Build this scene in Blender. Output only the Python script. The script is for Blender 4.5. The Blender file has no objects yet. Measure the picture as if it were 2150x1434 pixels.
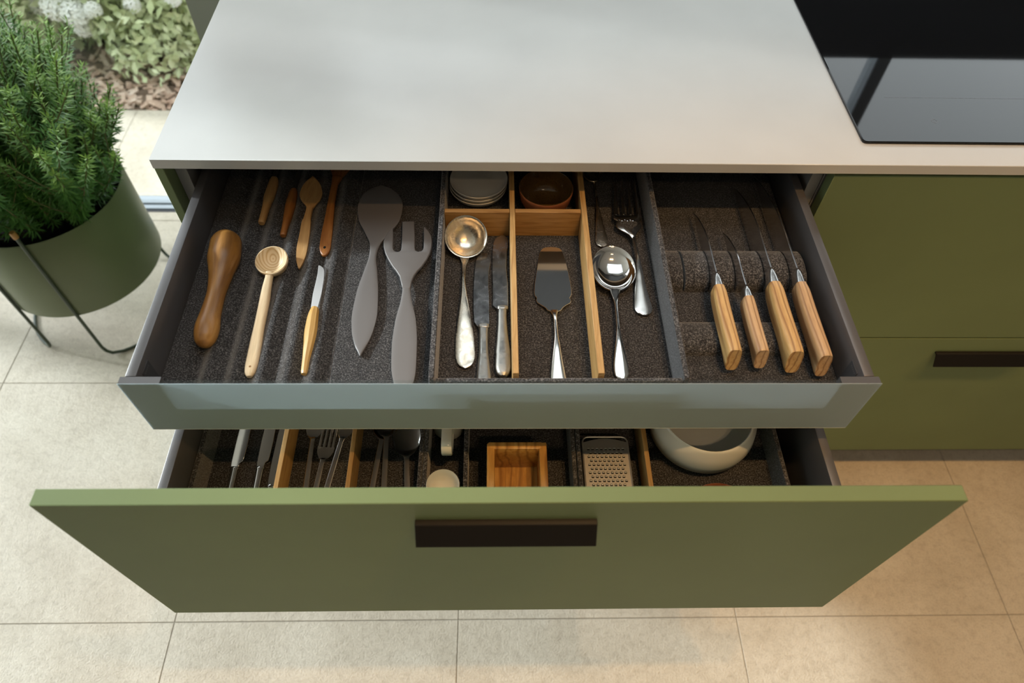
import bpy, bmesh, math, random
import numpy as np
from mathutils import Vector, Matrix

# ------------------------------------------------------------------ camera, world, lights, exposure
Z0 = 0.9523                     # height of the worktop above the floor; builders below use z = 0 at the worktop's top
SC = bpy.context.scene
COL = SC.collection

cam_d = bpy.data.cameras.new('camera')
cam_d.sensor_fit = 'HORIZONTAL'; cam_d.sensor_width = 36.0; cam_d.lens = 1460.25 / 2150 * 36.0
cam_d.clip_start = 0.02
cam = bpy.data.objects.new('camera', cam_d); COL.objects.link(cam)
_f = Vector((0.0266105, 0.58681805, -0.80928145)); _r = Vector((0.9996452, -0.01467614, 0.02222816)); _u = Vector((-0.00116675, 0.80958581, 0.58700038))
M = Matrix((_r, _u, -_f)).transposed().to_4x4(); M.translation = Vector((0.4499, -0.7308, 0.6046 + Z0))
cam.matrix_world = M
cam_d.dof.use_dof = True; cam_d.dof.focus_distance = 0.98; cam_d.dof.aperture_fstop = 4.0
SC.camera = cam

world = bpy.data.worlds.new('overcast_sky'); SC.world = world; world.use_nodes = True
wn = world.node_tree.nodes; wl = world.node_tree.links
bg = wn['Background']; bg.inputs['Color'].default_value = (0.91, 0.955, 1.0, 1); bg.inputs['Strength'].default_value = 3.0

SC.view_settings.view_transform = 'Standard'; SC.view_settings.look = 'None'
SC.view_settings.exposure = 0.0; SC.view_settings.gamma = 1.0; SC.view_settings.use_curve_mapping = False

CEIL = 1.62
sun_d = bpy.data.lights.new('hazy_sun', 'SUN'); sun_d.energy = 5.2; sun_d.angle = math.radians(4); sun_d.color = (.95, .98, 1.0)
sun = bpy.data.objects.new('hazy_sun', sun_d); COL.objects.link(sun)
_sv = Vector((1.0, -.27, -math.tan(math.radians(26)) * math.hypot(1, .27))); sun.rotation_euler = _sv.to_track_quat('-Z', 'Y').to_euler()

def lamp_spot(x, y, power, col, angle=64, blend=0.7, rad=0.022):
    d = bpy.data.lights.new('downlight_beam', 'SPOT'); d.energy = power; d.color = col
    d.spot_size = math.radians(angle); d.spot_blend = blend; d.shadow_soft_size = rad
    o = bpy.data.objects.new('downlight_beam', d); COL.objects.link(o); o.location = (x, y, CEIL - 0.012 + Z0)
    return o
WARM = (1.0, 0.57, 0.22)
SPOTS = [(0.80, -0.60), (1.00, -0.60), (1.70, -0.55), (1.90, -0.55), (0.78, -1.55), (0.98, -1.55)]
for (x, y) in SPOTS[:2]: lamp_spot(x, y, 32.0, WARM)
for (x, y) in SPOTS[2:4]: lamp_spot(x, y, 27.0, WARM)
for (x, y) in SPOTS[4:]: lamp_spot(x, y, 15.0, (1.0, .68, .38), 104)

def portal(cx, cy, cz, sx, sy, rot):
    d = bpy.data.lights.new('window_portal', 'AREA'); d.shape = 'RECTANGLE'; d.size = sx; d.size_y = sy; d.cycles.is_portal = True
    o = bpy.data.objects.new('window_portal', d); COL.objects.link(o); o.location = (cx, cy, cz + Z0); o.rotation_euler = rot
FLOOR = -Z0
LX, RX, FY, BY = -2.4, 3.0, -2.6, 0.9          # inner faces of the room
WZ0, WZ1 = 0.40, 0.90                          # kitchen window above the worktop
portal((LX - .30) / 2, 0.99, (FLOOR + 1.55) / 2, -0.30 - LX, 1.55 - FLOOR, (math.radians(-90), 0, 0))
portal((0.0 + 2.9) / 2, 1.0, (WZ0 + WZ1) / 2, 2.9, WZ1 - WZ0, (math.radians(-90), 0, 0))
portal(LX - .1, -0.02, (FLOOR + 1.55) / 2, 1.76, 1.55 - FLOOR, (0, math.radians(-90), 0))

portal(.575, .325, CEIL + .13, 1.55, .85, (0, 0, 0))

# ------------------------------------------------------------------ materials
def srgb(r, g, b):
    f = lambda c: c / 12.92 if c <= 0.04045 else ((c + 0.055) / 1.055) ** 2.4
    return (f(r / 255), f(g / 255), f(b / 255), 1.0)

class NT:
    def __init__(s, name):
        s.m = bpy.data.materials.new(name); s.m.use_nodes = True
        s.n = s.m.node_tree.nodes; s.l = s.m.node_tree.links; s.b = s.n['Principled BSDF']
    def new(s, t, **kw):
        n = s.n.new(t)
        for k, v in kw.items(): setattr(n, k, v)
        return n
    def set(s, **kw):
        for k, v in kw.items():
            s.b.inputs[k.replace('_', ' ')].default_value = v
    def coord(s, scale=(1, 1, 1), rot=(0, 0, 0), kind='Object'):
        tc = s.new('ShaderNodeTexCoord'); mp = s.new('ShaderNodeMapping')
        mp.inputs['Scale'].default_value = scale; mp.inputs['Rotation'].default_value = rot
        s.l.new(tc.outputs[kind], mp.inputs['Vector']); return mp.outputs['Vector']
    def noise(s, vec, scale, detail=4, rough=.55, dist=0):
        n = s.new('ShaderNodeTexNoise'); n.inputs['Scale'].default_value = scale; n.inputs['Detail'].default_value = detail
        n.inputs['Roughness'].default_value = rough; n.inputs['Distortion'].default_value = dist
        s.l.new(vec, n.inputs['Vector']); return n.outputs['Fac']
    def ramp(s, fac, stops):
        r = s.new('ShaderNodeValToRGB'); e = r.color_ramp.elements
        while len(e) < len(stops): e.new(0.5)
        for i, (p, c) in enumerate(stops): e[i].position = p; e[i].color = c if len(c) == 4 else (*c, 1)
        s.l.new(fac, r.inputs['Fac']); return r.outputs['Color']
    def mix(s, fac, a, b, mode='MIX'):
        n = s.new('ShaderNodeMix', data_type='RGBA', blend_type=mode)
        for sock, v in ((n.inputs[0], fac), (n.inputs[6], a), (n.inputs[7], b)):
            if hasattr(v, 'links') or isinstance(v, bpy.types.NodeSocket): s.l.new(v, sock)
            else: sock.default_value = v
        return n.outputs[2]
    def bump(s, h, strength, dist=0.001):
        n = s.new('ShaderNodeBump'); n.inputs['Strength'].default_value = strength; n.inputs['Distance'].default_value = dist
        s.l.new(h, n.inputs['Height']); s.l.new(n.outputs['Normal'], s.b.inputs['Normal'])
    def base(s, c):
        s.l.new(c, s.b.inputs['Base Color'])

def plain(name, col, rough=.5, metal=0, bump=None, spec=.5, **kw):
    t = NT(name); v = t.coord()
    c = tuple(col[:3])
    n = t.noise(v, 6, 3)
    t.base(t.ramp(n, [(0.3, tuple(x * .96 for x in c)), (0.7, tuple(min(1, x * 1.04) for x in c))]))
    t.set(Roughness=rough, Metallic=metal); t.b.inputs['Specular IOR Level'].default_value = spec
    if bump: t.bump(t.noise(v, bump[0], 3), bump[1], bump[2] if len(bump) > 2 else .0005)
    for k, x in kw.items(): t.b.inputs[k.replace('_', ' ')].default_value = x
    return t.m

def wood(name, dark, mid, light, scale=(70, 5, 70), rough=.42, veins=0.0, vcol=(.05, .02, .008), vscale=(1, 1, 1)):
    t = NT(name); v = t.coord(scale)
    n = t.noise(v, 1.0, 6, .62, 1.2)
    c = t.ramp(n, [(.28, dark), (.5, mid), (.72, light)])
    fine = t.noise(t.coord(tuple(s * 6 for s in scale)), 1.0, 3, .6)
    c = t.mix(.25, c, t.ramp(fine, [(.3, (.35, .35, .35)), (.7, (1, 1, 1))]), 'MULTIPLY')
    if veins:
        w = t.new('ShaderNodeTexWave', wave_type='BANDS', bands_direction='X'); t.l.new(t.coord(tuple(a * b for a, b in zip(scale, vscale))), w.inputs['Vector'])
        w.inputs['Scale'].default_value = .30; w.inputs['Distortion'].default_value = 17; w.inputs['Detail'].default_value = 3; w.inputs['Detail Scale'].default_value = .42; w.inputs['Detail Roughness'].default_value = .6
        f = t.ramp(w.outputs['Fac'], [(.0, (1, 1, 1)), (.14, (.45, .45, .45)), (.34, (0, 0, 0))])
        m = t.new('ShaderNodeMath', operation='MULTIPLY'); t.l.new(f, m.inputs[0]); m.inputs[1].default_value = veins
        c = t.mix(m.outputs[0], c, (*vcol, 1))
    t.base(c); t.set(Roughness=rough); t.bump(fine, .15, .0003)
    return t.m

def felt(name, k=1.0):
    t = NT(name); v = t.coord()
    a = t.noise(v, 520, 5, .75); b = t.noise(v, 90, 3, .6)
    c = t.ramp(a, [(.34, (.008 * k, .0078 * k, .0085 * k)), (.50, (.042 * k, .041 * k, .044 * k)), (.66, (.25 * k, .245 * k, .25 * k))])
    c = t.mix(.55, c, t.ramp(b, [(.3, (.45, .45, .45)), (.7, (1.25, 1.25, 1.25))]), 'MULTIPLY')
    t.base(c); t.set(Roughness=.95); t.b.inputs['Specular IOR Level'].default_value = .15
    t.b.inputs['Sheen Weight'].default_value = .4; t.b.inputs['Sheen Roughness'].default_value = .4
    t.bump(a, .7, .0012)
    return t.m

def metal(name, col, rough, wear=None, brushed=None):
    t = NT(name); t.set(Metallic=1.0, Roughness=rough)
    v = t.coord()
    if wear:
        n = t.noise(v, 70, 5, .65, .6)
        t.base(t.ramp(n, [(.3, wear), (.62, tuple(col))]))
        r = t.ramp(n, [(.3, (rough * 1.6,) * 3), (.65, (rough * .8,) * 3)]); t.l.new(r, t.b.inputs['Roughness'])
    else:
        n = t.noise(v, 25, 2)
        t.base(t.ramp(n, [(.3, tuple(x * .97 for x in col)), (.7, tuple(col))]))
    if brushed:
        t.bump(t.noise(t.coord(brushed), 1, 3), .12, .0002)
    return t.m

MT = {}
GREEN = (.168, .215, .100)
MT['green'] = plain('sage_lacquer', GREEN, .50, bump=(1400, .25, .0004), spec=.16)
MT['worktop'] = plain('worktop_laminate', (.57, .56, .54), .27, bump=(2500, .08, .0002), spec=.5)
MT['handle'] = plain('black_brown_anodised', (.009, .0075, .006), .5, spec=.22)
MT['drawer_metal'] = plain('anthracite_steel', (.118, .114, .118), .36, .35)
MT['drawer_dark'] = plain('dark_grey_board', (.05, .05, .053), .5)
MT['pale_board'] = plain('pale_grey_board', (.55, .54, .52), .5)
MT['edge_glass'] = plain('polished_glass_edge', (.42, .45, .44), .15)
MT['carcass'] = plain('grey_carcass', (.22, .215, .21), .5)
MT['plinth'] = plain('plinth_dark', (.05, .05, .045), .5)
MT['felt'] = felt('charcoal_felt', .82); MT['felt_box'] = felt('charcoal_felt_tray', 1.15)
MT['oak'] = wood('oiled_oak', (.30, .155, .045), (.46, .27, .095), (.58, .38, .16), (160, 9, 160), .45)
MT['oak_x'] = wood('oiled_oak_cross', (.26, .12, .03), (.44, .235, .075), (.52, .30, .11), (9, 160, 160), .45)
MT['teak'] = wood('dark_olive_wood', (.24, .098, .020), (.44, .205, .048), (.54, .28, .075), (45, 5, 45), .36, .45, (.09, .035, .010), (.5, .4, .5))
MT['ash'] = wood('pale_ash_wood', (.62, .44, .25), (.72, .55, .34), (.78, .63, .43), (90, 6, 90), .5)
t = NT('ringed_ash_wood'); tc = t.new('ShaderNodeTexCoord'); mp = t.new('ShaderNodeMapping'); mp.inputs['Location'].default_value = (.002, -.0745, 0); mp.inputs['Scale'].default_value = (1, .9, .55)
t.l.new(tc.outputs['Object'], mp.inputs['Vector']); w = t.new('ShaderNodeTexWave', wave_type='RINGS', rings_direction='Z'); t.l.new(mp.outputs[0], w.inputs['Vector'])
w.inputs['Scale'].default_value = 78; w.inputs['Distortion'].default_value = 2.5; w.inputs['Detail'].default_value = 2; w.inputs['Detail Scale'].default_value = .6
t.base(t.ramp(w.outputs['Fac'], [(.0, (.56, .37, .18)), (.25, (.69, .51, .30)), (.8, (.76, .60, .39))])); t.set(Roughness=.5); MT['ash_ring'] = t.m
MT['beech'] = wood('honey_beech', (.40, .215, .075), (.52, .30, .115), (.60, .38, .17), (90, 7, 90), .45)
MT['cherry'] = wood('reddish_cherry', (.21, .068, .014), (.34, .13, .030), (.42, .19, .052), (90, 7, 90), .42)
MT['yellow'] = wood('yellow_boxwood', (.52, .28, .06), (.64, .39, .12), (.70, .48, .2), (120, 6, 120), .4)
MT['olive'] = wood('olive_wood', (.48, .26, .085), (.62, .385, .15), (.69, .47, .215), (85, 9, 85), .38, .75, (.22, .095, .028), (1.5, 1.5, 1.5))
MT['olive_b'] = wood('olive_wood_pale', (.46, .275, .125), (.58, .37, .19), (.65, .45, .26), (85, 9, 85), .38, .7, (.2, .095, .035), (1.6, 1.1, 1.6))
MT['olive_box'] = wood('olive_wood_box', (.40, .185, .04), (.54, .285, .07), (.62, .38, .13), (60, 12, 60), .38, .6, (.17, .065, .015), (1.2, 1.5, 1.2))
MT['grey_plastic'] = plain('grey_melamine', (.135, .128, .128), .42)
MT['silver'] = metal('polished_silver', (.80, .77, .73), .16)
MT['silver_old'] = metal('tarnished_silver', (.74, .68, .58), .24, (.60, .52, .41))
MT['pewter'] = metal('pewter_grey', (.40, .385, .36), .36, (.34, .325, .30))
MT['blade_old'] = metal('worn_blade_steel', (.42, .42, .43), .20, (.38, .38, .39))
MT['mirror'] = metal('mirror_steel', (.74, .72, .70), .07)
MT['satin'] = metal('satin_steel', (.66, .65, .64), .26)
MT['tooth'] = metal('bright_tooth_steel', (.95, .95, .95), .45)
MT['grater'] = metal('brushed_grater_steel', (.62, .61, .60), .46)
MT['steel'] = metal('knife_steel', (.62, .62, .63), .20, None, (900, 30, 900))
MT['white_blade'] = metal('pale_matt_steel', (.78, .76, .76), .42)
MT['porcelain'] = plain('white_porcelain', (.72, .72, .67), .16)
MT['stoneware'] = plain('pale_grey_stoneware', (.74, .73, .69), .26)
MT['terracotta'] = plain('terracotta_clay', (.33, .115, .05), .45, bump=(600, .2))
t = NT('brown_glaze'); v = t.coord(); n = t.noise(v, 500, 4, .7)
t.base(t.mix(.75, t.ramp(t.noise(v, 30, 3), [(.3, (.085, .043, .012)), (.7, (.13, .070, .020))]), t.ramp(n, [(.34, (.25, .2, .15)), (.44, (1, 1, 1))]), 'MULTIPLY')); t.set(Roughness=.10); MT['glaze'] = t.m
MT['redwood'] = wood('red_brown_wood', (.12, .03, .012), (.20, .055, .02), (.26, .09, .035), (80, 30, 80), .4)
MT['hob'] = plain('black_ceramic_glass', (.006, .006, .0065), .035, spec=.36)
MT['hob_print'] = plain('grey_print', (.16, .17, .19), .4)
MT['alu'] = plain('anodised_aluminium', (.36, .40, .44), .42, .5)
MT['alu_dark'] = plain('dark_gasket', (.03, .033, .04), .5)
MT['wall'] = plain('grey_plaster', (.36, .355, .33), .8, bump=(300, .1))
MT['backsplash'] = plain('dark_backsplash', (.030, .027, .024), .55)
MT['wall_white'] = plain('taupe_plaster', (.30, .28, .25), .85, bump=(300, .1))
MT['ceiling'] = plain('ceiling_paint', (.78, .78, .76), .9)
MT['pot'] = plain('olive_green_metal', (.140, .165, .085), .36)
MT['wire'] = plain('green_wire', (.040, .058, .036), .4)
MT['liner'] = plain('black_nursery_pot', (.012, .013, .018), .35)
MT['soil'] = plain('dark_soil', (.012, .009, .006), .95, bump=(90, 1.0, .01))
MT['cap'] = plain('wooden_cap', (.42, .21, .06), .5)
MT['stem'] = plain('rosemary_stem', (.14, .13, .05), .7)

t = NT('satin_glass_layer'); v = t.coord()
df = t.new('ShaderNodeBsdfDiffuse'); t.l.new(t.ramp(t.noise(v, 4, 2), [(.3, (.52, .59, .62)), (.7, (.55, .62, .65))]), df.inputs['Color'])
tl = t.new('ShaderNodeBsdfTranslucent'); tl.inputs['Color'].default_value = (.86, .94, 1.0, 1); mx = t.new('ShaderNodeMixShader'); mx.inputs[0].default_value = .45
t.l.new(df.outputs[0], mx.inputs[1]); t.l.new(tl.outputs[0], mx.inputs[2]); t.l.new(mx.outputs[0], t.n['Material Output'].inputs['Surface'])
MT['frost'] = t.m

t = NT('clear_pane'); tr = t.new('ShaderNodeBsdfTransparent'); gl = t.new('ShaderNodeBsdfGlossy'); gl.inputs['Roughness'].default_value = .02
lw = t.new('ShaderNodeLayerWeight'); lw.inputs['Blend'].default_value = .5; pw = t.new('ShaderNodeMath', operation='POWER'); pw.inputs[1].default_value = 5
t.l.new(lw.outputs['Facing'], pw.inputs[0]); fr = t.new('ShaderNodeMath', operation='MULTIPLY_ADD'); fr.inputs[1].default_value = .9; fr.inputs[2].default_value = .03
t.l.new(pw.outputs[0], fr.inputs[0]); mx = t.new('ShaderNodeMixShader')
nz = t.noise(t.coord(), 2, 1); tr.inputs['Color'].default_value = (.95, .97, .96, 1)
t.l.new(t.ramp(nz, [(.3, (.94, .965, .955)), (.7, (.96, .975, .965))]), tr.inputs['Color'])
t.l.new(fr.outputs[0], mx.inputs[0]); t.l.new(tr.outputs[0], mx.inputs[1]); t.l.new(gl.outputs[0], mx.inputs[2])
t.l.new(mx.outputs[0], t.n['Material Output'].inputs['Surface']); MT['pane'] = t.m

t = NT('beige_stone_tile'); v = t.coord(kind='Object')
geo = t.new('ShaderNodeNewGeometry'); wv = geo.outputs['Position']
a = t.noise(wv, 5, 5, .6, .5); b = t.noise(wv, 60, 6, .7, .4); cc = t.noise(wv, 260, 4, .7)
c = t.ramp(a, [(.3, (.52, .46, .365)), (.52, (.60, .54, .44)), (.72, (.655, .60, .50))])
c = t.mix(.75, c, t.ramp(b, [(.28, (.74, .72, .70)), (.50, (.98, .98, .98)), (.72, (1.06, 1.06, 1.06))]), 'MULTIPLY')
c = t.mix(.5, c, t.ramp(cc, [(.30, (.62, .61, .60)), (.5, (1, 1, 1)), (.7, (1.08, 1.08, 1.08))]), 'MULTIPLY')
t.base(c); t.set(Roughness=.47); t.b.inputs['Specular IOR Level'].default_value = .4
mm = t.new('ShaderNodeMath', operation='ADD'); t.l.new(b, mm.inputs[0]); t.l.new(cc, mm.inputs[1]); t.bump(mm.outputs[0], .42, .004)
MT['tile'] = t.m
MT['grout'] = plain('grey_grout', (.33, .30, .25), .9)

t = NT('rosemary_needle'); at = t.new('ShaderNodeAttribute'); at.attribute_name = 'young'
n = t.noise(t.coord(), 45, 3, .6)
c = t.mix(at.outputs['Fac'], t.ramp(n, [(.3, (.060, .165, .045)), (.7, (.15, .32, .075))]), (.40, .60, .12, 1))
t.base(c); t.set(Roughness=.42); MT['needle'] = t.m
def leafmat(name, c0, c1, rough=.5):
    t = NT(name); n = t.noise(t.coord(), 9, 3, .6); t.base(t.ramp(n, [(.3, c0), (.7, c1)])); t.set(Roughness=rough)
    t.b.inputs['Subsurface Weight'].default_value = 0
    return t.m
MT['leaf'] = leafmat('shrub_leaf', (.54, .62, .30), (.86, .90, .62))
MT['leaf2'] = leafmat('shrub_leaf_olive', (.38, .46, .22), (.68, .74, .46))
MT['petal'] = leafmat('white_petal', (.86, .86, .78), (.93, .93, .90))
MT['twig'] = plain('brown_twig', (.20, .14, .09), .8)
t = NT('bark_mulch'); n = t.noise(t.coord(), 14, 4, .7); t.base(t.ramp(n, [(.3, (.34, .20, .14)), (.5, (.58, .42, .32)), (.7, (.78, .66, .56))])); t.set(Roughness=.85); MT['mulch'] = t.m
MT['earth'] = plain('garden_earth', (.22, .15, .11), .95)

# ------------------------------------------------------------------ geometry helpers (all in worktop coordinates, metres)
ORG = {}
def cat(*parts):
    V, F = [], []
    for v, f in parts:
        o = len(V); V.extend(v); F.extend([tuple(i + o for i in q) for q in f])
    return V, F

def from_bm(bm):
    bm.verts.index_update()
    r = ([tuple(v.co) for v in bm.verts], [tuple(v.index for v in f.verts) for f in bm.faces]); bm.free(); return r

def box(x0, x1, y0, y1, z0, z1, bev=0, seg=1):
    bm = bmesh.new(); bmesh.ops.create_cube(bm, size=1)
    for v in bm.verts: v.co = Vector(((x0 + x1) / 2 + v.co.x * (x1 - x0), (y0 + y1) / 2 + v.co.y * (y1 - y0), (z0 + z1) / 2 + v.co.z * (z1 - z0)))
    if bev: bmesh.ops.bevel(bm, geom=bm.edges[:], offset=bev, segments=seg, affect='EDGES', profile=.5)
    return from_bm(bm)

def prism(outline, axis, lo, hi, bev=0, seg=1):
    """outline: 2-D points in the plane across `axis` (x: (y,z), y: (x,z), z: (x,y))"""
    bm = bmesh.new()
    def P(a, b, c): return {'x': (c, a, b), 'y': (a, c, b), 'z': (a, b, c)}[axis]
    vs = [bm.verts.new(P(a, b, lo)) for a, b in outline]; f = bm.faces.new(vs)
    r = bmesh.ops.extrude_face_region(bm, geom=[f])
    d = Vector(P(0, 0, hi - lo))
    for v in [g for g in r['geom'] if isinstance(g, bmesh.types.BMVert)]: v.co += d
    bmesh.ops.recalc_face_normals(bm, faces=bm.faces[:])
    if bev:
        bmesh.ops.bevel(bm, geom=[e for e in bm.edges if len(e.link_faces) == 2 and e.calc_face_angle() > .5 and any(len(q.verts) > 4 or len(outline) == 4 for q in e.link_faces)], offset=bev, segments=seg, affect='EDGES', profile=.5)
    return from_bm(bm)

def pchip(t, y, q):
    t = np.asarray(t, float); y = np.asarray(y, float); h = np.diff(t); dl = np.diff(y) / h; d = np.zeros_like(y)
    for i in range(1, len(y) - 1):
        if dl[i - 1] * dl[i] > 0:
            w1 = 2 * h[i] + h[i - 1]; w2 = h[i] + 2 * h[i - 1]; d[i] = (w1 + w2) / (w1 / dl[i - 1] + w2 / dl[i])
    d[0] = dl[0]; d[-1] = dl[-1]
    k = np.clip(np.searchsorted(t, q) - 1, 0, len(h) - 1); s = (q - t[k]) / h[k]
    return (2 * s**3 - 3 * s**2 + 1) * y[k] + (s**3 - 2 * s**2 + s) * h[k] * d[k] + (-2 * s**3 + 3 * s**2) * y[k + 1] + (s**3 - s**2) * h[k] * d[k + 1]

def resample(st, n):
    st = np.asarray(st, float); L = np.r_[0, np.cumsum(np.linalg.norm(np.diff(st[:, :3], axis=0), axis=1) + 1e-6)]
    q = np.unique(np.r_[np.linspace(0, L[-1], n), L]); return np.stack([pchip(L, st[:, i], q) for i in range(st.shape[1])], 1)

def frames(P):
    T = np.gradient(P, axis=0); T /= np.linalg.norm(T, axis=1)[:, None] + 1e-12
    S = np.stack([T[:, 1], -T[:, 0], 0 * T[:, 0]], 1); S /= np.linalg.norm(S, axis=1)[:, None] + 1e-12
    return T, S, np.cross(S, T)

def mm(rows):  # millimetres to metres
    return [tuple(a / 1000 for a in r) for r in rows]

def ring_faces(nr, n):
    F = [(i * n + j, i * n + (j + 1) % n, (i + 1) * n + (j + 1) % n, (i + 1) * n + j) for i in range(nr - 1) for j in range(n)]
    return F + [tuple(range(n - 1, -1, -1)), tuple(range((nr - 1) * n, nr * n))]

def loft(st, n=30, k=20, e=2.0):
    """rows (x,y,z,half width,half height): closed rounded body, superellipse sections"""
    st = resample(st, n); T, S, U = frames(st[:, :3]); V = []
    for c, s, u, (a, b) in zip(st[:, :3], S, U, st[:, 3:5]):
        for j in range(k):
            q = 2 * math.pi * j / k; cx, sx = math.cos(q), math.sin(q)
            V.append(tuple(c + s * a * math.copysign(abs(cx) ** (2 / e), cx) + u * b * math.copysign(abs(sx) ** (2 / e), sx)))
    return V, ring_faces(len(st), k)

def ribbon(st, n=40, m=9, edge=.55):
    """rows (x,y,z top,half width,thickness,dish): a flat strip; dish lifts the two long edges"""
    st = resample(st, n); T, S, U = frames(st[:, :3]); V = []; us = np.sin(np.linspace(-1, 1, m) * math.pi / 2)
    for c, s, (hw, th, di) in zip(st[:, :3], S, st[:, 3:6]):
        top = [c + s * hw * u + np.array([0, 0, di * u * u - th * (1 - edge) * .5 * u**4]) for u in us]
        bot = [c + s * hw * u + np.array([0, 0, di * u * u - th * (1 - (1 - edge) * .5 * u**4)]) for u in us]
        V += [tuple(p) for p in top] + [tuple(p) for p in bot[::-1]]
    return V, ring_faces(len(st), 2 * m)

def lathe(prof, c=(0, 0, 0), n=40, sx=1, sy=1, tilt=0, rot=0):
    """prof: (r, z) from one axis end to the other; tilt lifts the +y side"""
    V, F = [], []; prof = [(max(r, 1e-5), z) for r, z in prof]; k = len(prof)
    ct, s_t, cr, sr = math.cos(tilt), math.sin(tilt), math.cos(rot), math.sin(rot)
    for r, z in prof:
        for j in range(n):
            a = 2 * math.pi * j / n; x, y = r * math.cos(a) * sx, r * math.sin(a) * sy
            y, zz = y * ct - z * s_t, y * s_t + z * ct
            V.append((c[0] + x * cr - y * sr, c[1] + x * sr + y * cr, c[2] + zz))
    for i in range(k - 1):
        for j in range(n): F.append((i * n + j, i * n + (j + 1) % n, (i + 1) * n + (j + 1) % n, (i + 1) * n + j))
    if prof[0][0] < .001 and prof[-1][0] < .001: F.append(tuple(range(n - 1, -1, -1))); F.append(tuple(range((k - 1) * n, k * n)))
    else: F += [((k - 1) * n + j, (k - 1) * n + (j + 1) % n, (j + 1) % n, j) for j in range(n)]      # a closed ring profile
    return V, F

def tube(path, r, k=10, closed=False):
    P = np.asarray(path, float); T = np.gradient(P, axis=0); T /= np.linalg.norm(T, axis=1)[:, None]
    up = np.array([0.0, 0, 1]) if abs(T[0][2]) < .9 else np.array([1.0, 0, 0]); V = []
    s = np.cross(T[0], up); s /= np.linalg.norm(s)
    for p, tt in zip(P, T):
        s = s - tt * (s @ tt); s /= np.linalg.norm(s); u = np.cross(s, tt)
        V += [tuple(p + r * (math.cos(2 * math.pi * j / k) * s + math.sin(2 * math.pi * j / k) * u)) for j in range(k)]
    return V, ring_faces(len(P), k)

def rounded(path, rad, n=6):
    """polyline with rounded corners"""
    P = [Vector(p) for p in path]; out = [P[0]]
    for a, b, c in zip(P, P[1:], P[2:]):
        d0 = (a - b).normalized(); d1 = (c - b).normalized(); r = min(rad, (a - b).length * .49, (c - b).length * .49)
        p0, p1 = b + d0 * r, b + d1 * r
        for i in range(n + 1):
            s = i / n; out.append(p0 * (1 - s)**2 + b * 2 * s * (1 - s) + p1 * s * s)
    out.append(P[-1]); return [tuple(p) for p in out]

def obj(name, vf, mat, parent=None, origin=None, smooth=40):
    V, F = vf; me = bpy.data.meshes.new(name)
    o = bpy.data.objects.new(name, me); COL.objects.link(o)
    if parent is not None: org = ORG[parent.name]; o.parent = parent
    else:
        if origin is None:
            a = np.asarray(V); origin = ((a[:, 0].min() + a[:, 0].max()) / 2, (a[:, 1].min() + a[:, 1].max()) / 2, a[:, 2].min())
        org = origin; o.location = (org[0], org[1], org[2] + Z0)
    ORG[o.name] = org
    W = np.asarray(V) - np.asarray(org)
    me.from_pydata([tuple(w) for w in W], [], F)
    bm = bmesh.new(); bm.from_mesh(me); bmesh.ops.recalc_face_normals(bm, faces=bm.faces[:]); bm.to_mesh(me); bm.free()
    if smooth:
        me.polygons.foreach_set('use_smooth', [True] * len(me.polygons)); me.set_sharp_from_angle(angle=math.radians(smooth))
    me.materials.append(MT[mat]); me.update()
    return o

def place(o, parent, dx=0, dy=0, dz=0):
    """another piece sharing o's mesh, moved by dx,dy,dz, under the same parent"""
    c = o.copy(); COL.objects.link(c); c.parent = parent; c.location = o.location + Vector((dx, dy, dz)); ORG[c.name] = ORG[o.name]; return c

def tag(o, label, cat_, group=None):
    o['label'] = label; o['category'] = cat_
    if group: o['group'] = group
    return o
def thing(name, origin, label, cat_, group=None):
    o = bpy.data.objects.new(name, None); COL.objects.link(o); o.empty_display_size = .05
    o.location = (origin[0], origin[1], origin[2] + Z0); ORG[o.name] = origin
    return tag(o, label, cat_, group)
def struct(name, vf, mat, smooth=40, origin=None):
    o = obj(name, vf, mat, None, origin, smooth); o['kind'] = 'structure'; return o

# ------------------------------------------------------------------ the room
T0X, T0Y, TS, JT = -0.2247, -0.3377, 0.6, 0.0018
floor = struct('floor', box(LX - .2, RX + .2, FY - .2, 0.90, FLOOR - .06, FLOOR - .0016), 'grout', origin=(0, 0, FLOOR))
terrace = struct('terrace', box(-4.2, 0.4, 0.975, 1.418, FLOOR - .06, FLOOR - .0016), 'grout', origin=(0, 1.2, FLOOR))
shared = {}
def tiles(parent, x0, x1, y0, y1):
    i0, i1 = math.floor((x0 - T0X) / TS), math.ceil((x1 - T0X) / TS); j0, j1 = math.floor((y0 - T0Y) / TS), math.ceil((y1 - T0Y) / TS)
    for i in range(i0, i1):
        for j in range(j0, j1):
            a0, a1 = max(x0, T0X + i * TS + JT / 2), min(x1, T0X + (i + 1) * TS - JT / 2); b0, b1 = max(y0, T0Y + j * TS + JT / 2), min(y1, T0Y + (j + 1) * TS - JT / 2)
            if a1 - a0 < .01 or b1 - b0 < .005: continue
            key = (round(a1 - a0, 4), round(b1 - b0, 4)); org = ORG[parent.name]
            if key not in shared:
                o = obj('tile', box(a0, a1, b0, b1, FLOOR - .012, FLOOR, .0006), 'tile', parent, smooth=0)
                # recentre so that the mesh can be shared by alike tiles
                me = o.data; d = Vector((a0 - org[0], b0 - org[1], 0))
                me.transform(Matrix.Translation(-d)); o.location = d; shared[key] = me
            else:
                o = bpy.data.objects.new('tile', shared[key]); COL.objects.link(o); o.parent = parent; o.location = (a0 - org[0], b0 - org[1], 0)
tiles(floor, -2.4, 3.0, -2.6, 0.90); tiles(terrace, -4.2, 0.4, 0.975, 1.418)

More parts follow.
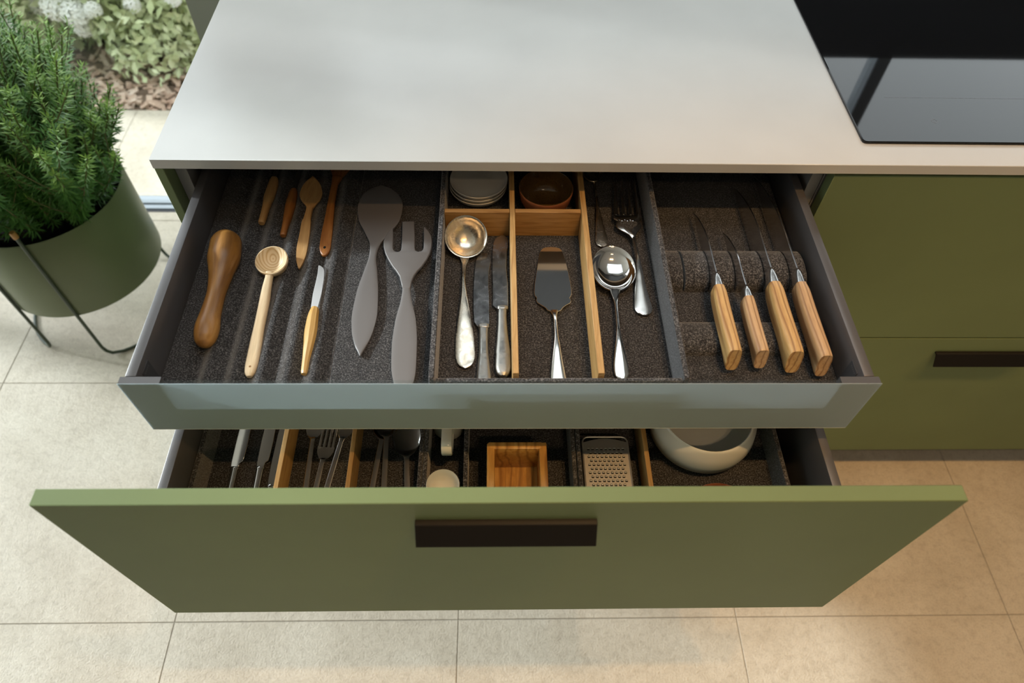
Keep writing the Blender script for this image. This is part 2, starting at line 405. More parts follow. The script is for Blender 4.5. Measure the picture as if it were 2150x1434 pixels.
SKX0, SKX1, SKY0, SKY1 = -.2, 1.35, -.1, .75
ceil = struct('ceiling', cat(box(LX - .2, RX + .2, FY - .2, SKY0, CEIL, CEIL + .1), box(LX - .2, RX + .2, SKY1, 1.06, CEIL, CEIL + .1), box(LX - .2, SKX0, SKY0, SKY1, CEIL, CEIL + .1), box(SKX1, RX + .2, SKY0, SKY1, CEIL, CEIL + .1)), 'ceiling', origin=(0, 0, CEIL))
w4 = struct('window_4', cat(box(SKX0, SKX1, SKY0, SKY0 + .03, CEIL + .06, CEIL + .12), box(SKX0, SKX1, SKY1 - .03, SKY1, CEIL + .06, CEIL + .12), box(SKX0, SKX0 + .03, SKY0 + .03, SKY1 - .03, CEIL + .06, CEIL + .12), box(SKX1 - .03, SKX1, SKY0 + .03, SKY1 - .03, CEIL + .06, CEIL + .12)), 'alu', origin=(.575, .325, CEIL))
obj('pane', box(SKX0 + .03, SKX1 - .03, SKY0 + .03, SKY1 - .03, CEIL + .085, CEIL + .091), 'pane', w4)
for (x, y) in SPOTS:
    obj('downlight', lathe([(.030, CEIL - .001), (.030, CEIL - .004), (.046, CEIL - .004), (.048, CEIL + .001), (.030, CEIL + .001)], (x, y, 0), 24), 'alu', ceil)
struct('wall_right', box(RX, RX + .15, FY - .2, 1.06, FLOOR, CEIL), 'wall_white')
struct('wall_front', box(LX - .2, RX, FY - .15, FY, FLOOR, CEIL), 'wall_white')
struct('wall_back', cat(box(-.28, RX, BY, 1.06, FLOOR, WZ0), box(-.28, 0.0, BY, 1.06, WZ0, CEIL), box(2.9, RX, BY, 1.06, WZ0, CEIL), box(0.0, 2.9, BY, 1.06, WZ1, CEIL)), 'wall')
struct('wall_left', cat(box(LX - .15, LX, FY, -.9, FLOOR, CEIL), box(LX - .15, LX, -.9, 1.06, 1.55, CEIL), box(LX - .15, LX, 0.86, 0.90, FLOOR, 1.55)), 'wall_white')
struct('trim_1', box(LX, -.28, BY, 1.06, 1.55, CEIL), 'wall_white')
struct('trim_2', cat(box(-.06, 2.99, BY - .012, BY, .001, WZ0 - .001), box(-.06, 2.99, BY - .012, BY, WZ1 + .001, CEIL)), 'backsplash')

# sliding garden door, back left: track, rails, panes
w1 = struct('window_1', box(-2.4, -.281, .902, .973, FLOOR - .055, FLOOR - .006), 'alu_dark', origin=(-1.3, .93, FLOOR))
obj('sill_edge', box(-2.4, -.282, .900, .9095, FLOOR - .02, FLOOR + .001, .001), 'alu_dark', w1)
obj('rail', box(-2.4, -.282, .9115, .9295, FLOOR - .02, FLOOR + .004, .0012), 'alu', w1)
obj('rail', box(-2.4, -.282, .9345, .963, FLOOR - .02, FLOOR + .006, .0012), 'alu', w1)
obj('sill_edge', box(-2.4, -.282, .965, .974, FLOOR - .02, FLOOR + .001, .001), 'alu', w1)
obj('head_frame', box(-2.4, -.282, .91, .965, 1.50, 1.549, .002), 'alu', w1)
for x in (-2.38, -1.37): obj('stile', box(x, x + .05, .938, .958, FLOOR + .006, 1.50, .002), 'alu', w1)
obj('pane', box(-1.33, -.283, .946, .950, FLOOR + .006, 1.50), 'pane', w1); obj('pane', box(-2.33, -1.37, .946, .950, FLOOR + .006, 1.50), 'pane', w1)
# kitchen window above the worktop
w2 = struct('window_2', cat(box(0, 2.9, .98, 1.03, WZ0, WZ0 + .035, .003), box(0, 2.9, .98, 1.03, WZ1 - .04, WZ1, .003), box(0, .04, .98, 1.03, WZ0, WZ1), box(2.86, 2.9, .98, 1.03, WZ0, WZ1)), 'alu', origin=(1.45, 1.0, WZ0))
obj('mullion', box(1.49, 1.53, .98, 1.03, WZ0 + .03, WZ1 - .03, .003), 'alu', w2)
obj('pane', box(.04, 1.49, 1.0, 1.006, WZ0 + .035, WZ1 - .04), 'pane', w2); obj('pane', box(1.53, 2.86, 1.0, 1.006, WZ0 + .035, WZ1 - .04), 'pane', w2)
# glazed left wall
w3 = struct('window_3', cat(box(LX - .12, LX - .05, -.9, .86, FLOOR, FLOOR + .05, .003), box(LX - .12, LX - .05, -.9, .86, 1.50, 1.55, .003)), 'alu', origin=(LX, -.8, FLOOR))
for y in (-.9, -.05, .81): obj('mullion', box(LX - .12, LX - .05, y, y + .05, FLOOR + .05, 1.50, .003), 'alu', w3)
for y, b in ((-.85, -.05), (.0, .81)): obj('pane', box(LX - .09, LX - .084, y, b, FLOOR + .05, 1.50), 'pane', w3)

# ------------------------------------------------------------------ the kitchen run
TK = .0157
tag(obj('worktop', box(0, 2.75, 0, BY - .002, -TK, 0, .0008), 'worktop'), 'pale greige worktop with a thin square edge above the drawers', 'worktop')
hob = thing('cooktop', (1.36, .3, 0), 'black glass cooktop lying flush on the pale worktop', 'cooktop')
def rrect(x0, x1, y0, y1, r, n=5):
    out = []
    for cx, cy, a in ((x1 - r, y1 - r, 0), (x0 + r, y1 - r, 90), (x0 + r, y0 + r, 180), (x1 - r, y0 + r, 270)):
        out += [(cx + r * math.cos(math.radians(a + 90 * i / n)), cy + r * math.sin(math.radians(a + 90 * i / n))) for i in range(n + 1)]
    return out
obj('glass_plate', prism(rrect(.9574, 1.762, .0441, .564, .006), 'z', .0002, .0042, .0010), 'hob', hob)
def ring(x, y, r, w, z, n=28):
    V = [(x + q * math.cos(2 * math.pi * i / n), y + q * math.sin(2 * math.pi * i / n), zz) for zz in (z, z + .00012) for q in (r, r - w) for i in range(n)]
    F = []
    for i in range(n):
        j = (i + 1) % n; a, b, c, d = i, i + n, i + 2 * n, i + 3 * n; a2, b2, c2, d2 = j, j + n, j + 2 * n, j + 3 * n
        F += [(c, c2, d2, d), (a, b, b2, a2), (a, a2, c2, c), (b, d, d2, b2)]
    return V, F
sym = obj('touch_symbol', cat(ring(1.0735, .0903, .0042, .0005, .0042), prism([(1.0722, .0890), (1.0726, .0886), (1.0748, .0916), (1.0744, .0920)], 'z', .0042, .00432)), 'hob_print', hob); sym['label'] = 'small round printed touch symbol with a slanted bar'
obj('control_line', box(1.02, 1.72, .1452, .1456, .0042, .0043), 'hob_print', hob)

END = .0125
tag(obj('end_panel', box(.0006, END, .0012, .86, FLOOR, -TK - .0003, .0008), 'green'), 'green end panel closing the left side of the cabinet run', 'panel')

def cabinet(name, x0, x1, label):
    """x0..x1 outer faces of the carcass"""
    c = thing(name, ((x0 + x1) / 2, .3, FLOOR), label, 'cabinet'); zb, zt, y0, y1 = -.835, -TK - .0005, .0255, .58
    for a in (x0, x1 - .016): obj('side_board', box(a, a + .016, y0, y1, zb, zt, .0006), 'carcass', c)
    obj('base_board', box(x0 + .016, x1 - .016, y0, y1, zb, zb + .016), 'carcass', c)
    obj('back_board', box(x0 + .016, x1 - .016, y1 - .01, y1, zb + .016, zt), 'carcass', c)
    obj('plinth', box(x0, x1, .062, .078, FLOOR, zb - .001), 'plinth', c)
    return c
c1 = cabinet('drawer_cabinet', .0132, .9128, 'grey drawer cabinet carcass behind the open drawers')
c2 = cabinet('drawer_cabinet', .9140, 1.8140, 'green-fronted drawer cabinet below the black cooktop')

def handle_vf(cx, yf, zt, w=.182):
    # flat flange out of the front, then a lip slanting down and outwards
    pr = [(yf, zt), (yf - .0052, zt), (yf - .0066, zt - .0008), (yf - .0078, zt - .0030), (yf - .0202, zt - .0226), (yf - .0187, zt - .0236), (yf - .0062, zt - .0042), (yf - .0046, zt - .0030), (yf, zt - .0030)]
    return prism(pr, 'x', cx - w / 2, cx + w / 2, .0004)
PF = .0030          # front face of closed panels
FRH0, FRH1 = -.0217, -.3919
def closed_front(parent, x0, x1, zt, zb, cx):
    f = obj('drawer_front', box(x0, x1, PF, PF + .0195, zb, zt, .0009), 'green', parent)
    h = obj('handle', handle_vf(cx, PF, zt - .0395), 'handle', f); h['label'] = 'black bar handle'
closed_front(c2, .9155, 1.8125, FRH0, -.3940, 1.3635); closed_front(c2, .9155, 1.8125, -.3973, -.8352, 1.3635)
closed_front(c1, .0150, .9112, -.3973, -.8352, .463)

XO, XI = .0375, .0496; XO2, XI2 = .8885, .8764
ZTU, FL = -.0573, -.1125        # upper drawer: wall top, felt surface
LZT, LF = -.2013, -.2963        # lower drawer
# upper inner drawer
d1 = thing('inner_drawer', (.463, -.06, -.16), 'upper open inner drawer with low frosted glass front', 'drawer')
gf = obj('glass_front', box(.0315, .8945, -.3097, -.3091, -.1611, -.0574, .0002), 'frost', d1); gf['label'] = 'frosted glass drawer front'
obj('glass_core', box(.0781, .8479, -.30905, -.3045, -.1124, -.0576, .0004), 'pane', gf)
obj('lower_edge', tube([(.0318, -.3093, -.1609), (.4, -.3093, -.1609), (.8942, -.3093, -.1609)], .0007, 8), 'edge_glass', gf)
obj('front_rail', box(.0780, .8480, -.30900, -.2975, -.1605, -.1125), 'drawer_metal', d1)
for a, b in ((.0325, .078), (.848, .8935)): obj('front_bracket', box(a, b, -.30900, -.3000, -.1605, -.0576), 'drawer_metal', d1)
for a, b in ((XO, XI), (XI2, XO2)): obj('side_wall', box(a, b, -.2995, .195, -.150, ZTU, .0009, 2), 'drawer_metal', d1)
obj('base_panel', box(XI, XI2, -.2970, .19, -.150, -.134), 'pale_board', d1)
obj('back_wall', box(XI, XI2, .183, .195, -.134, ZTU), 'drawer_metal', d1)
for x in (XI - .0001, XI2 - .0011):
    cp = obj('cover_cap', box(x, x + .0012, -.2895, -.2700, -.118, -.0672, .0003), 'drawer_dark', d1); cp['label'] = 'small embossed cover cap near the glass front'
    xx = x + .0012 if x < .4 else x - .00012
    for i in range(5): obj('embossed_mark', box(xx, xx + .00012, -.2862 + i * .0026, -.2848 + i * .0026, -.0735, -.0712), 'drawer_metal', cp)

# lower pull-out with the green front
d2 = thing('pull_out_drawer', (.463, -.2, -.39), 'lower open pull-out drawer with sage green front and black handle', 'drawer')
fr2 = obj('drawer_front', box(.0150, .9110, -.4668, -.4499, FRH1, FRH0, .0009), 'green', d2)
obj('handle', handle_vf(.463, -.4668, -.0616), 'handle', fr2)['label'] = 'black bar handle'
for a, b in ((XO, XI), (XI2, XO2)): obj('side_wall', box(a, b, -.4496, .045, -.335, LZT, .0009, 2), 'drawer_metal', d2)
obj('base_panel', box(XI, XI2, -.4496, .04, -.335, -.318), 'drawer_dark', d2)
obj('back_wall', box(XI, XI2, .033, .045, -.318, LZT), 'drawer_metal', d2)

# ------------------------------------------------------------------ felt inserts, upper drawer
Y0U, Y1U = -.2970, .182
def wave_z(x):
    if x < .0705: return -.1085
    return -.1125 - .0042 * math.cos(2 * math.pi * (x - .0865) / .032)
def height_mat(x0, x1, y0, y1, fz, zb, nx):
    xs = np.linspace(x0, x1, nx); V = []; F = []
    for x in xs: z = fz(x); V += [(x, y0, z), (x, y1, z), (x, y1, zb), (x, y0, zb)]
    for i in range(nx - 1):
        a, b = 4 * i, 4 * i + 4
        for k in range(4): F.append((a + k, a + (k + 1) % 4, b + (k + 1) % 4, b + k))
    F += [(0, 1, 2, 3), (4 * nx - 4, 4 * nx - 3, 4 * nx - 2, 4 * nx - 1)]; return V, F
tag(obj('felt_mat', height_mat(XI + .0006, .2490, Y0U, Y1U, wave_z, -.1335, 110), 'felt', smooth=30), 'ribbed charcoal felt mat under the wooden utensils', 'mat')
tag(obj('felt_mat', box(.2505, .3745, Y0U, Y1U, -.1335, FL, .001), 'felt'), 'flat charcoal felt mat under the grey salad servers', 'mat')

def felt_tray(x0, x1, y0, y1, zb, zf, zt, w, label, name='felt_tray'):
    t_ = thing(name, ((x0 + x1) / 2, (y0 + y1) / 2, zb), label, 'organizer')
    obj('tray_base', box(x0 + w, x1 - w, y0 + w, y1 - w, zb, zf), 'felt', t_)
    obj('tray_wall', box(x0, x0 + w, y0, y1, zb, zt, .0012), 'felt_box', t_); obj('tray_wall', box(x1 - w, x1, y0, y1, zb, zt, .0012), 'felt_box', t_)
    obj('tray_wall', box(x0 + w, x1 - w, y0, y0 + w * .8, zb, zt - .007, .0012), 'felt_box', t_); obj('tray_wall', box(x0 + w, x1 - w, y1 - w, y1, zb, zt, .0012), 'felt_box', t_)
    return t_
felt_tray(.3752, .6775, Y0U, Y1U, -.1335, FL, -.0655, .0068, 'charcoal felt tray holding the silver serving pieces')
def divider(vf, m, label): return tag(obj('wooden_divider', vf, m), label, 'divider', 'oak dividers')
divider(box(.4722, .4792, Y0U + .007, Y1U - .007, FL, -.0655, .0004), 'oak', 'long oak divider between table knives and cake server')
divider(box(.5712, .5788, Y0U + .007, Y1U - .007, FL, -.0655, .0004), 'oak', 'long oak divider between cake server and round serving spoon')
divider(box(.3824, .4718, -.0245, -.0170, FL, -.0670, .0004), 'oak_x', 'short oak cross divider in front of the small plates')
divider(box(.4796, .5708, -.0235, -.0160, FL, -.0675, .0004), 'oak_x', 'short oak cross divider in front of the brown bowl')

kb = thing('knife_holder', (.777, -.06, -.1335), 'charcoal felt knife holder with slit rolls beside the drawer wall', 'knife holder')
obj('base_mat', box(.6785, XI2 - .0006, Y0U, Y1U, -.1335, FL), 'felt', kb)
def roll(x0, x1, yc, hw, h, n=16):
    pr = [(yc + hw * math.cos(math.pi * i / n), FL + h * math.sin(math.pi * i / n) ** .7) for i in range(n + 1)]
    return prism(pr, 'x', x0, x1, .0006)
SL = [.7055, .7405, .7750, .8145, .8490]
ed = [.6790] + [v for s in SL for v in (s - .0016, s + .0016)] + [.8715]
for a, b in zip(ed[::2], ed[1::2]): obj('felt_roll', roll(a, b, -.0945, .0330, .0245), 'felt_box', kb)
obj('felt_roll', roll(.6790, .8715, -.2075, .0245, .0142), 'felt_box', kb)

# ------------------------------------------------------------------ wooden utensils on the ribbed mat
VAL = -.1165   # bottom of a groove
p = [(79.5, -40.5, -95, 6), (80.3, -44.7, -95, 12.9), (84.0, -58, -95, 20.4), (87.0, -83.5, -95.2, 21.0), (88.5, -111.9, -97.5, 15.5), (89.1, -147.5, -100, 11.6), (89.3, -174.6, -100.8, 12.6), (90.5, -200.0, -101.0, 15.0), (91.9, -216.0, -101.0, 13.0), (93.0, -224.0, -101.0, 8.6), (93.4, -227.5, -101.0, 3.5)]
tag(obj('pestle', loft(mm([(a, b, c, r, r) for a, b, c, r in p]), 44, 28), 'teak'), 'thick dark olive-wood pestle lying beside the left drawer wall', 'pestle')

def wspoon():
    s = thing('wooden_spoon', (.151, -.16, VAL), 'pale ash spoon with a round bowl and a small hole in its handle', 'spoon')
    obj('bowl', lathe([(.0003, -.0105), (.006, -.0100), (.012, -.0075), (.0165, -.0035), (.0195, .0010), (.0205, .0018), (.0218, .0012), (.0216, -.003), (.0195, -.009), (.0150, -.0145), (.008, -.0180), (.0003, -.0185)], (.1508, -.0875, -.0975), 40, 1, 1.04, .16), 'ash_ring', s, smooth=60)
    obj('handle', loft(mm([(150.2, -104, -104, 6.0, 4.5), (149.9, -110.9, -105, 5.2, 4.3), (149.7, -125.3, -106.5, 6.0, 4.2), (150.6, -155.1, -108.5, 6.9, 4.2), (151.0, -186.5, -110, 6.9, 4.2), (151.8, -216.7, -111, 7.7, 4.2), (152.7, -244.8, -111.5, 7.9, 4.2), (153.0, -259.3, -111.5, 6.4, 3.9), (153.5, -265.0, -111.5, 3.2, 2.6)]), 40, 20, 2.6), 'ash', s)
    obj('hang_hole', lathe([(.0002, -.0005), (.0014, -.0005), (.0014, .0001), (.0002, .0001)], (.1528, -.2525, -.1074), 14), 'teak', s)
wspoon()

def table_handle(st, m, parent, e=2.2): return obj('handle', loft(mm(st), 36, 18, e), m, parent)
def small_knife(x, ys, m, label, blade=True):
    k = thing('paring_knife', (x, ys[-1][0] / 1000, VAL), label, 'knife', 'small wooden-handled knives')
    table_handle([(x * 1000 + dx, y, -110.0, r, min(r, 6.2)) for y, r, dx in ys], m, k, 2.6)
    return k
k = small_knife(.1184, [(92.5, 3.6, .6), (91, 4.9, .5), (77.5, 7.2, .8), (53.5, 7.8, 0), (25.7, 5.2, -.6), (7.6, 4.9, -.5), (-3.6, 4.4, -.9), (-4.6, 3.6, -.9)], 'beech', 'small knife with honey-coloured handle, leftmost of the two back handles')
obj('blade', prism([(.1145, .091), (.1215, .091), (.1225, .128), (.1205, .158), (.1185, .166), (.1150, .128)], 'z', -.1106, -.1094), 'steel', k)
k = small_knife(.1524, [(67.5, 3.2, -.2), (66.2, 4.3, -.2), (52.3, 6.5, 0), (33.6, 7.2, 0), (12.4, 6.2, .3), (-12.8, 4.5, 0), (-28.0, 4.2, 0), (-29.0, 3.4, 0)], 'cherry', 'small knife with reddish-brown handle next to the leaf-shaped spoon')
obj('blade', prism([(.1490, .066), (.1555, .066), (.1565, .100), (.1545, .130), (.1525, .137), (.1495, .100)], 'z', -.1106, -.1094), 'steel', k)

s = thing('wooden_spoon', (.182, 0, VAL), 'light beech spoon with pointed leaf-shaped bowl and flat knife-like handle', 'spoon')
obj('bowl', ribbon(mm([(177.6, 90.0, -103.5, .8, 3, 0), (177.7, 86.0, -104, 4.0, 3.2, .4), (177.9, 78.8, -105.5, 9.4, 3.6, 1.6), (178.9, 65.1, -107, 14.6, 3.8, 3.0), (180.5, 51.7, -107.3, 16.3, 4.0, 3.6), (182.0, 40.7, -106.8, 13.8, 4.2, 3.0), (182.8, 29.2, -105.2, 7.0, 5.0, 1.0), (182.4, 25.0, -104.6, 4.6, 5.5, .2)]), 36, 13), 'beech', s, smooth=50)
obj('handle', ribbon(mm([(182.3, 27, -104.5, 4.6, 6.5, 0), (182.2, 22, -104.8, 4.2, 6.5, 0), (181.9, 7.2, -105.5, 4.7, 6.0, 0), (181.8, 2.0, -105.8, 5.0, 5.6, 0), (181.8, .2, -105.8, 6.0, 5.4, 0), (183.0, -27.9, -106.6, 7.0, 5.0, 0), (183.6, -50.5, -107, 7.4, 4.6, 0), (184.4, -65.7, -107.2, 6.7, 4.4, 0), (184.8, -77.2, -107.4, 5.0, 4.0, 0), (185.3, -88.0, -107.6, 2.0, 3.6, 0), (185.4, -91.5, -107.8, .6, 3, 0)]), 44, 7, .8), 'beech', s, smooth=50)

s = thing('wooden_spatula', (.213, .03, VAL), 'brown wooden spatula with a hole at the end of its handle', 'spatula')
obj('handle', ribbon(mm([(213.0, 92, -105, 7.4, 6, 0), (211.6, 76.7, -105, 4.8, 6.4, 0), (211.5, 44.1, -106, 5.1, 6.4, 0), (212.8, 4.5, -106.6, 6.2, 6.2, 0), (213.8, -27.7, -107, 7.5, 6, 0), (214.9, -50.3, -107, 7.6, 6, 0), (215.6, -60.3, -107, 6.0, 5.6, 0), (215.8, -66.5, -107.4, 2.8, 5, 0), (215.8, -68.0, -107.8, .8, 4, 0)]), 44, 9, .6), 'cherry', s, smooth=50)
obj('paddle', ribbon(mm([(213.0, 94, -105, 7.4, 6, 0), (214.3, 103, -105, 11.6, 5.4, .3), (215.5, 120, -105, 17, 4.6, .8), (216.2, 150, -105, 19, 3.6, 1.0), (216.4, 168, -105, 16, 2.6, .6), (216.4, 172, -105, 9, 2, .2)]), 30, 9, .6), 'cherry', s, smooth=50)
obj('hang_hole', lathe([(.0002, -.0006), (.0019, -.0006), (.0019, .00015), (.0002, .00015)], (.2150, -.0535, -.1070), 16, 1, 1.25), 'handle', s)

k = thing('paring_knife', (.2175, -.18, VAL), 'paring knife with pale curved blade and yellow faceted wooden handle', 'knife', 'small wooden-handled knives')
obj('blade', prism([(a / 1000, b / 1000) for a, b in [(211.4, -87.1), (213.0, -86.6), (215.4, -88.2), (218.6, -91.4), (220.6, -95.5), (221.6, -102), (222.6, -114), (223.0, -136), (221.6, -160), (212.2, -160), (211.4, -136), (212.1, -114), (212.2, -100)]], 'z', -.1086, -.1072, .0004), 'white_blade', k)
obj('handle', loft(mm([(217.4, -159.5, -108, 3.6, 3.6), (217.4, -161.1, -108.2, 5.0, 4.4), (216.9, -173.4, -108.6, 7.1, 6.0), (217.5, -197.4, -109.2, 8.0, 6.6), (218.0, -218.2, -110, 6.6, 6.0), (217.9, -239.6, -111, 4.8, 4.8), (218.4, -257.6, -111.6, 4.1, 4.3), (218.5, -261.2, -111.6, 3.3, 3.5)]), 30, 8), 'yellow', k, smooth=25)

# ------------------------------------------------------------------ grey salad servers on the flat mat
s = thing('salad_spoon', (.2835, -.08, FL), 'grey salad spoon with a round head and pointed handle', 'salad server')
obj('bowl', ribbon(mm([(281.2, 73.0, -105.5, 1.5, 4, 0), (281.3, 68.8, -105.8, 11.5, 4.4, .6), (281.6, 60, -106.2, 20.5, 4.6, 1.4), (282.0, 51.5, -106.6, 26.5, 4.8, 2.0), (284.3, 27.8, -107, 32.6, 5, 2.6), (285.6, 1.5, -106.8, 29.6, 5, 2.2), (285.0, -24.1, -106, 17.8, 5.4, .8), (284.0, -45.8, -105.2, 7.6, 6, 0), (283.6, -56, -105, 5.6, 6.4, 0)]), 44, 15, .5), 'grey_plastic', s, smooth=50)
obj('handle', ribbon(mm([(283.6, -55, -105, 5.6, 6.4, 0), (283.3, -68.5, -105, 5.0, 6.4, 0), (283.2, -99.2, -105.2, 9.2, 6.2, 0), (282.8, -134.3, -105.5, 14.0, 6.0, 0), (283.1, -171.8, -105.8, 16.1, 5.6, 0), (283.2, -200.0, -106.2, 13.1, 5.4, 0), (283.4, -218.6, -106.6, 7.9, 5, 0), (284.2, -232.5, -106.8, 2.2, 4.6, 0), (284.4, -236.5, -107, .6, 4, 0)]), 44, 9, .6), 'grey_plastic', s, smooth=50)
s = thing('salad_fork', (.335, -.14, FL), 'grey salad fork with three broad tines overlapping the grey spoon', 'salad server')
ol = [(329.8, -134), (326.6, -122), (324.0, -112), (319.0, -103), (312.8, -93.9), (306.5, -82), (301.4, -70.5), (297.9, -58), (296.8, -46.3), (298.6, -38), (301.6, -31.1), (307.7, -20.1), (310.2, -45), (311.0, -58.6), (312.2, -63.8), (314.6, -66.9), (317.3, -67.9), (320.1, -67.3), (322.2, -64.8), (322.6, -60), (321.4, -35), (319.9, -9.5), (322, -8.8), (334.8, -8.2), (336.8, -8.9), (339.4, -35), (341.2, -60), (342.4, -64.8), (345.1, -67), (347.8, -67.3), (350.6, -66), (352.6, -63), (353.1, -58.4), (352.4, -45), (350.9, -18.2), (358.1, -27.6), (362.2, -36), (364.2, -46.3), (364.4, -58), (362.6, -70.5), (358.8, -82), (353.2, -93.9), (347.4, -103), (343.4, -112), (341.0, -122), (340.0, -134)]
obj('head', prism([(a / 1000, b / 1000) for a, b in ol], 'z', -.1045, -.0995, .0014, 2), 'grey_plastic', s, smooth=50)
obj('handle', ribbon(mm([(334.6, -126, -99.6, 6.2, 5.2, 0), (334.9, -133.3, -99.6, 5.2, 5.6, 0), (336.0, -152.3, -99.8, 7.0, 6, 0), (337.6, -186.4, -100.4, 13.1, 6, 0), (338.8, -223.9, -101.2, 15.5, 6, 0), (340.2, -254.9, -102.4, 15.0, 6, 0), (341.6, -275, -103.4, 12.4, 5.6, 0), (342.0, -288, -104, 6.0, 5, 0), (342.2, -291, -104.2, 2.0, 4.6, 0)]), 40, 9, .6), 'grey_plastic', s, smooth=50)

# ------------------------------------------------------------------ silver serving pieces in the felt tray
s = thing('soup_ladle', (.411, -.14, FL), 'tarnished silver ladle with deep round bowl and broad handle end', 'ladle')
pr = [(.0003, -.0205), (.010, -.0190), (.018, -.0145), (.0240, -.0075), (.0272, -.0005), (.0282, .0), (.0292, .0004), (.0297, -.0004), (.0288, -.0025), (.0254, -.0095), (.0192, -.0162), (.0108, -.0208), (.0003, -.0222)]
obj('bowl', lathe(pr, (.4120, -.0510, -.0868), 48, 1, 1.0, math.radians(36)), 'silver_old', s, smooth=60)
obj('handle', ribbon(mm([(410.0, -73, -104.5, 6.5, 1.6, .6), (410.3, -79, -104, 5.0, 2.2, .3), (409.9, -89.2, -101.5, 2.9, 3.4, 0), (409.8, -115.7, -97.5, 2.1, 3.8, -.3), (411.0, -141.3, -97, 3.4, 3.4, -.4), (412.5, -178.3, -99.5, 7.6, 2.6, -.8), (413.9, -217.3, -104, 11.6, 2.2, -1.0), (414.6, -234.2, -106, 12.0, 2.2, -.9), (415.0, -246.0, -107, 9.8, 2.0, -.5), (415.1, -252.5, -107.3, 5.0, 1.8, -.1), (415.1, -254.5, -107.5, 1.0, 1.6, 0)]), 44, 9), 'silver_old', s, smooth=50)

def dinner_knife(x, dy, blade_pts, hst, label):
    k = thing('dinner_knife', (x, -.18, FL), label, 'knife', 'old dinner knives')
    obj('blade', prism([(a / 1000, b / 1000) for a, b in blade_pts], 'z', -.1082, -.1066, .0004), 'blade_old', k)
    obj('handle', loft(mm(hst), 36, 20, 2.4), 'pewter', k, smooth=50)
    y = hst[0][1] / 1000 - .0015
    obj('collar', loft([(hst[0][0] / 1000, y + .003, -.1062, .0066, .0042), (hst[0][0] / 1000, y + .0015, -.1062, .0074, .0048), (hst[0][0] / 1000, y - .0015, -.1062, .0072, .0048), (hst[0][0] / 1000, y - .003, -.1062, .0064, .0044)], 8, 18, 3), 'pewter', k)
dinner_knife(.4365, 0, [(432.0, -65.5), (436.0, -63.2), (440.5, -63.8), (444.6, -67.5), (446.2, -73.5), (445.6, -82), (444.0, -92), (443.2, -108), (443.3, -125), (444.1, -140), (444.3, -163), (444.4, -187), (441, -192), (430.5, -192), (428.2, -189.5), (424.8, -184), (423.6, -163), (423.0, -138), (423.4, -112), (424.2, -92), (425.6, -77), (428.6, -69)],
             [(437.5, -191, -106.2, 6.3, 4.2), (437.5, -205.7, -106.2, 5.8, 4.4), (437.9, -234.2, -106, 6.3, 5.0), (438.2, -256, -105.8, 8.2, 5.6), (438.4, -276, -105.6, 9.7, 6.2), (438.5, -285, -105.6, 8.6, 5.8), (438.5, -289, -105.6, 4.5, 4.0)], 'dinner knife with dull pewter handle lying next to the ladle')
dinner_knife(.460, 0, [(457.0, -31), (461, -28.6), (466, -29.4), (469.4, -33.5), (470.6, -40), (470.0, -50), (468.5, -60), (467.4, -78), (467.3, -94), (468.2, -108), (469.3, -120), (469.3, -150), (468.8, -160), (465.6, -162), (456, -163), (452.5, -160), (449.0, -157), (449.0, -121), (448.2, -94), (448.2, -60), (449.8, -43), (452.6, -35)],
             [(461.7, -161, -106.2, 6.0, 4.2), (461.3, -176.1, -106.2, 5.6, 4.4), (461.5, -205.7, -106, 7.0, 5.0), (461.8, -234.2, -105.8, 9.4, 5.6), (461.8, -255, -105.8, 9.9, 6.0), (461.8, -264.5, -105.8, 7.8, 5.4), (461.8, -268.5, -105.8, 4.0, 3.8)], 'dinner knife with dull pewter handle lying against the oak divider')

s = thing('cake_server', (.5295, -.16, FL), 'silver cake server with scalloped wide blade between the oak dividers', 'cake server')
cl = [(519.4, -53.0), (524.5, -51.4), (530.7, -50.8), (537.0, -51.4), (542.0, -53.0), (545.8, -58), (547.2, -64), (549.6, -76), (552.2, -100), (553.8, -118), (554.4, -130), (554.2, -136.5), (552.4, -141.0), (551.0, -143.5), (552.6, -148.5), (551.0, -152.5), (545.0, -156.5), (540.6, -160.5), (538.0, -165), (534, -166.5), (532.2, -172), (526.4, -172), (524.6, -166.5), (520.4, -164.5), (518.2, -160.5), (513.4, -156.5), (507.4, -151.5), (506.2, -147.5), (507.0, -143.5), (504.4, -139.5), (503.9, -134), (505.2, -118), (507.8, -100), (511.8, -76), (513.8, -64), (515.4, -58)]
obj('blade', prism([(a / 1000, b / 1000) for a, b in cl], 'z', -.1080, -.1064, .0005), 'mirror', s)
obj('handle', ribbon(mm([(529.3, -164, -106.0, 4.5, 1.6, 0), (529.3, -174.2, -102.5, 2.9, 3.2, 0), (529.4, -185.1, -100.5, 2.1, 3.6, -.2), (529.4, -206.6, -99.5, 2.3, 3.4, -.3), (529.3, -222.7, -100, 3.8, 3.0, -.5), (528.9, -246.1, -102, 6.4, 2.6, -.9), (529.0, -264.4, -104, 8.5, 2.4, -1.1), (529.4, -278, -105.5, 9.5, 2.2, -1.0), (529.5, -286, -106.4, 7.0, 2, -.5), (529.5, -288.5, -106.8, 2, 1.8, 0)]), 44, 9), 'silver', s, smooth=50)

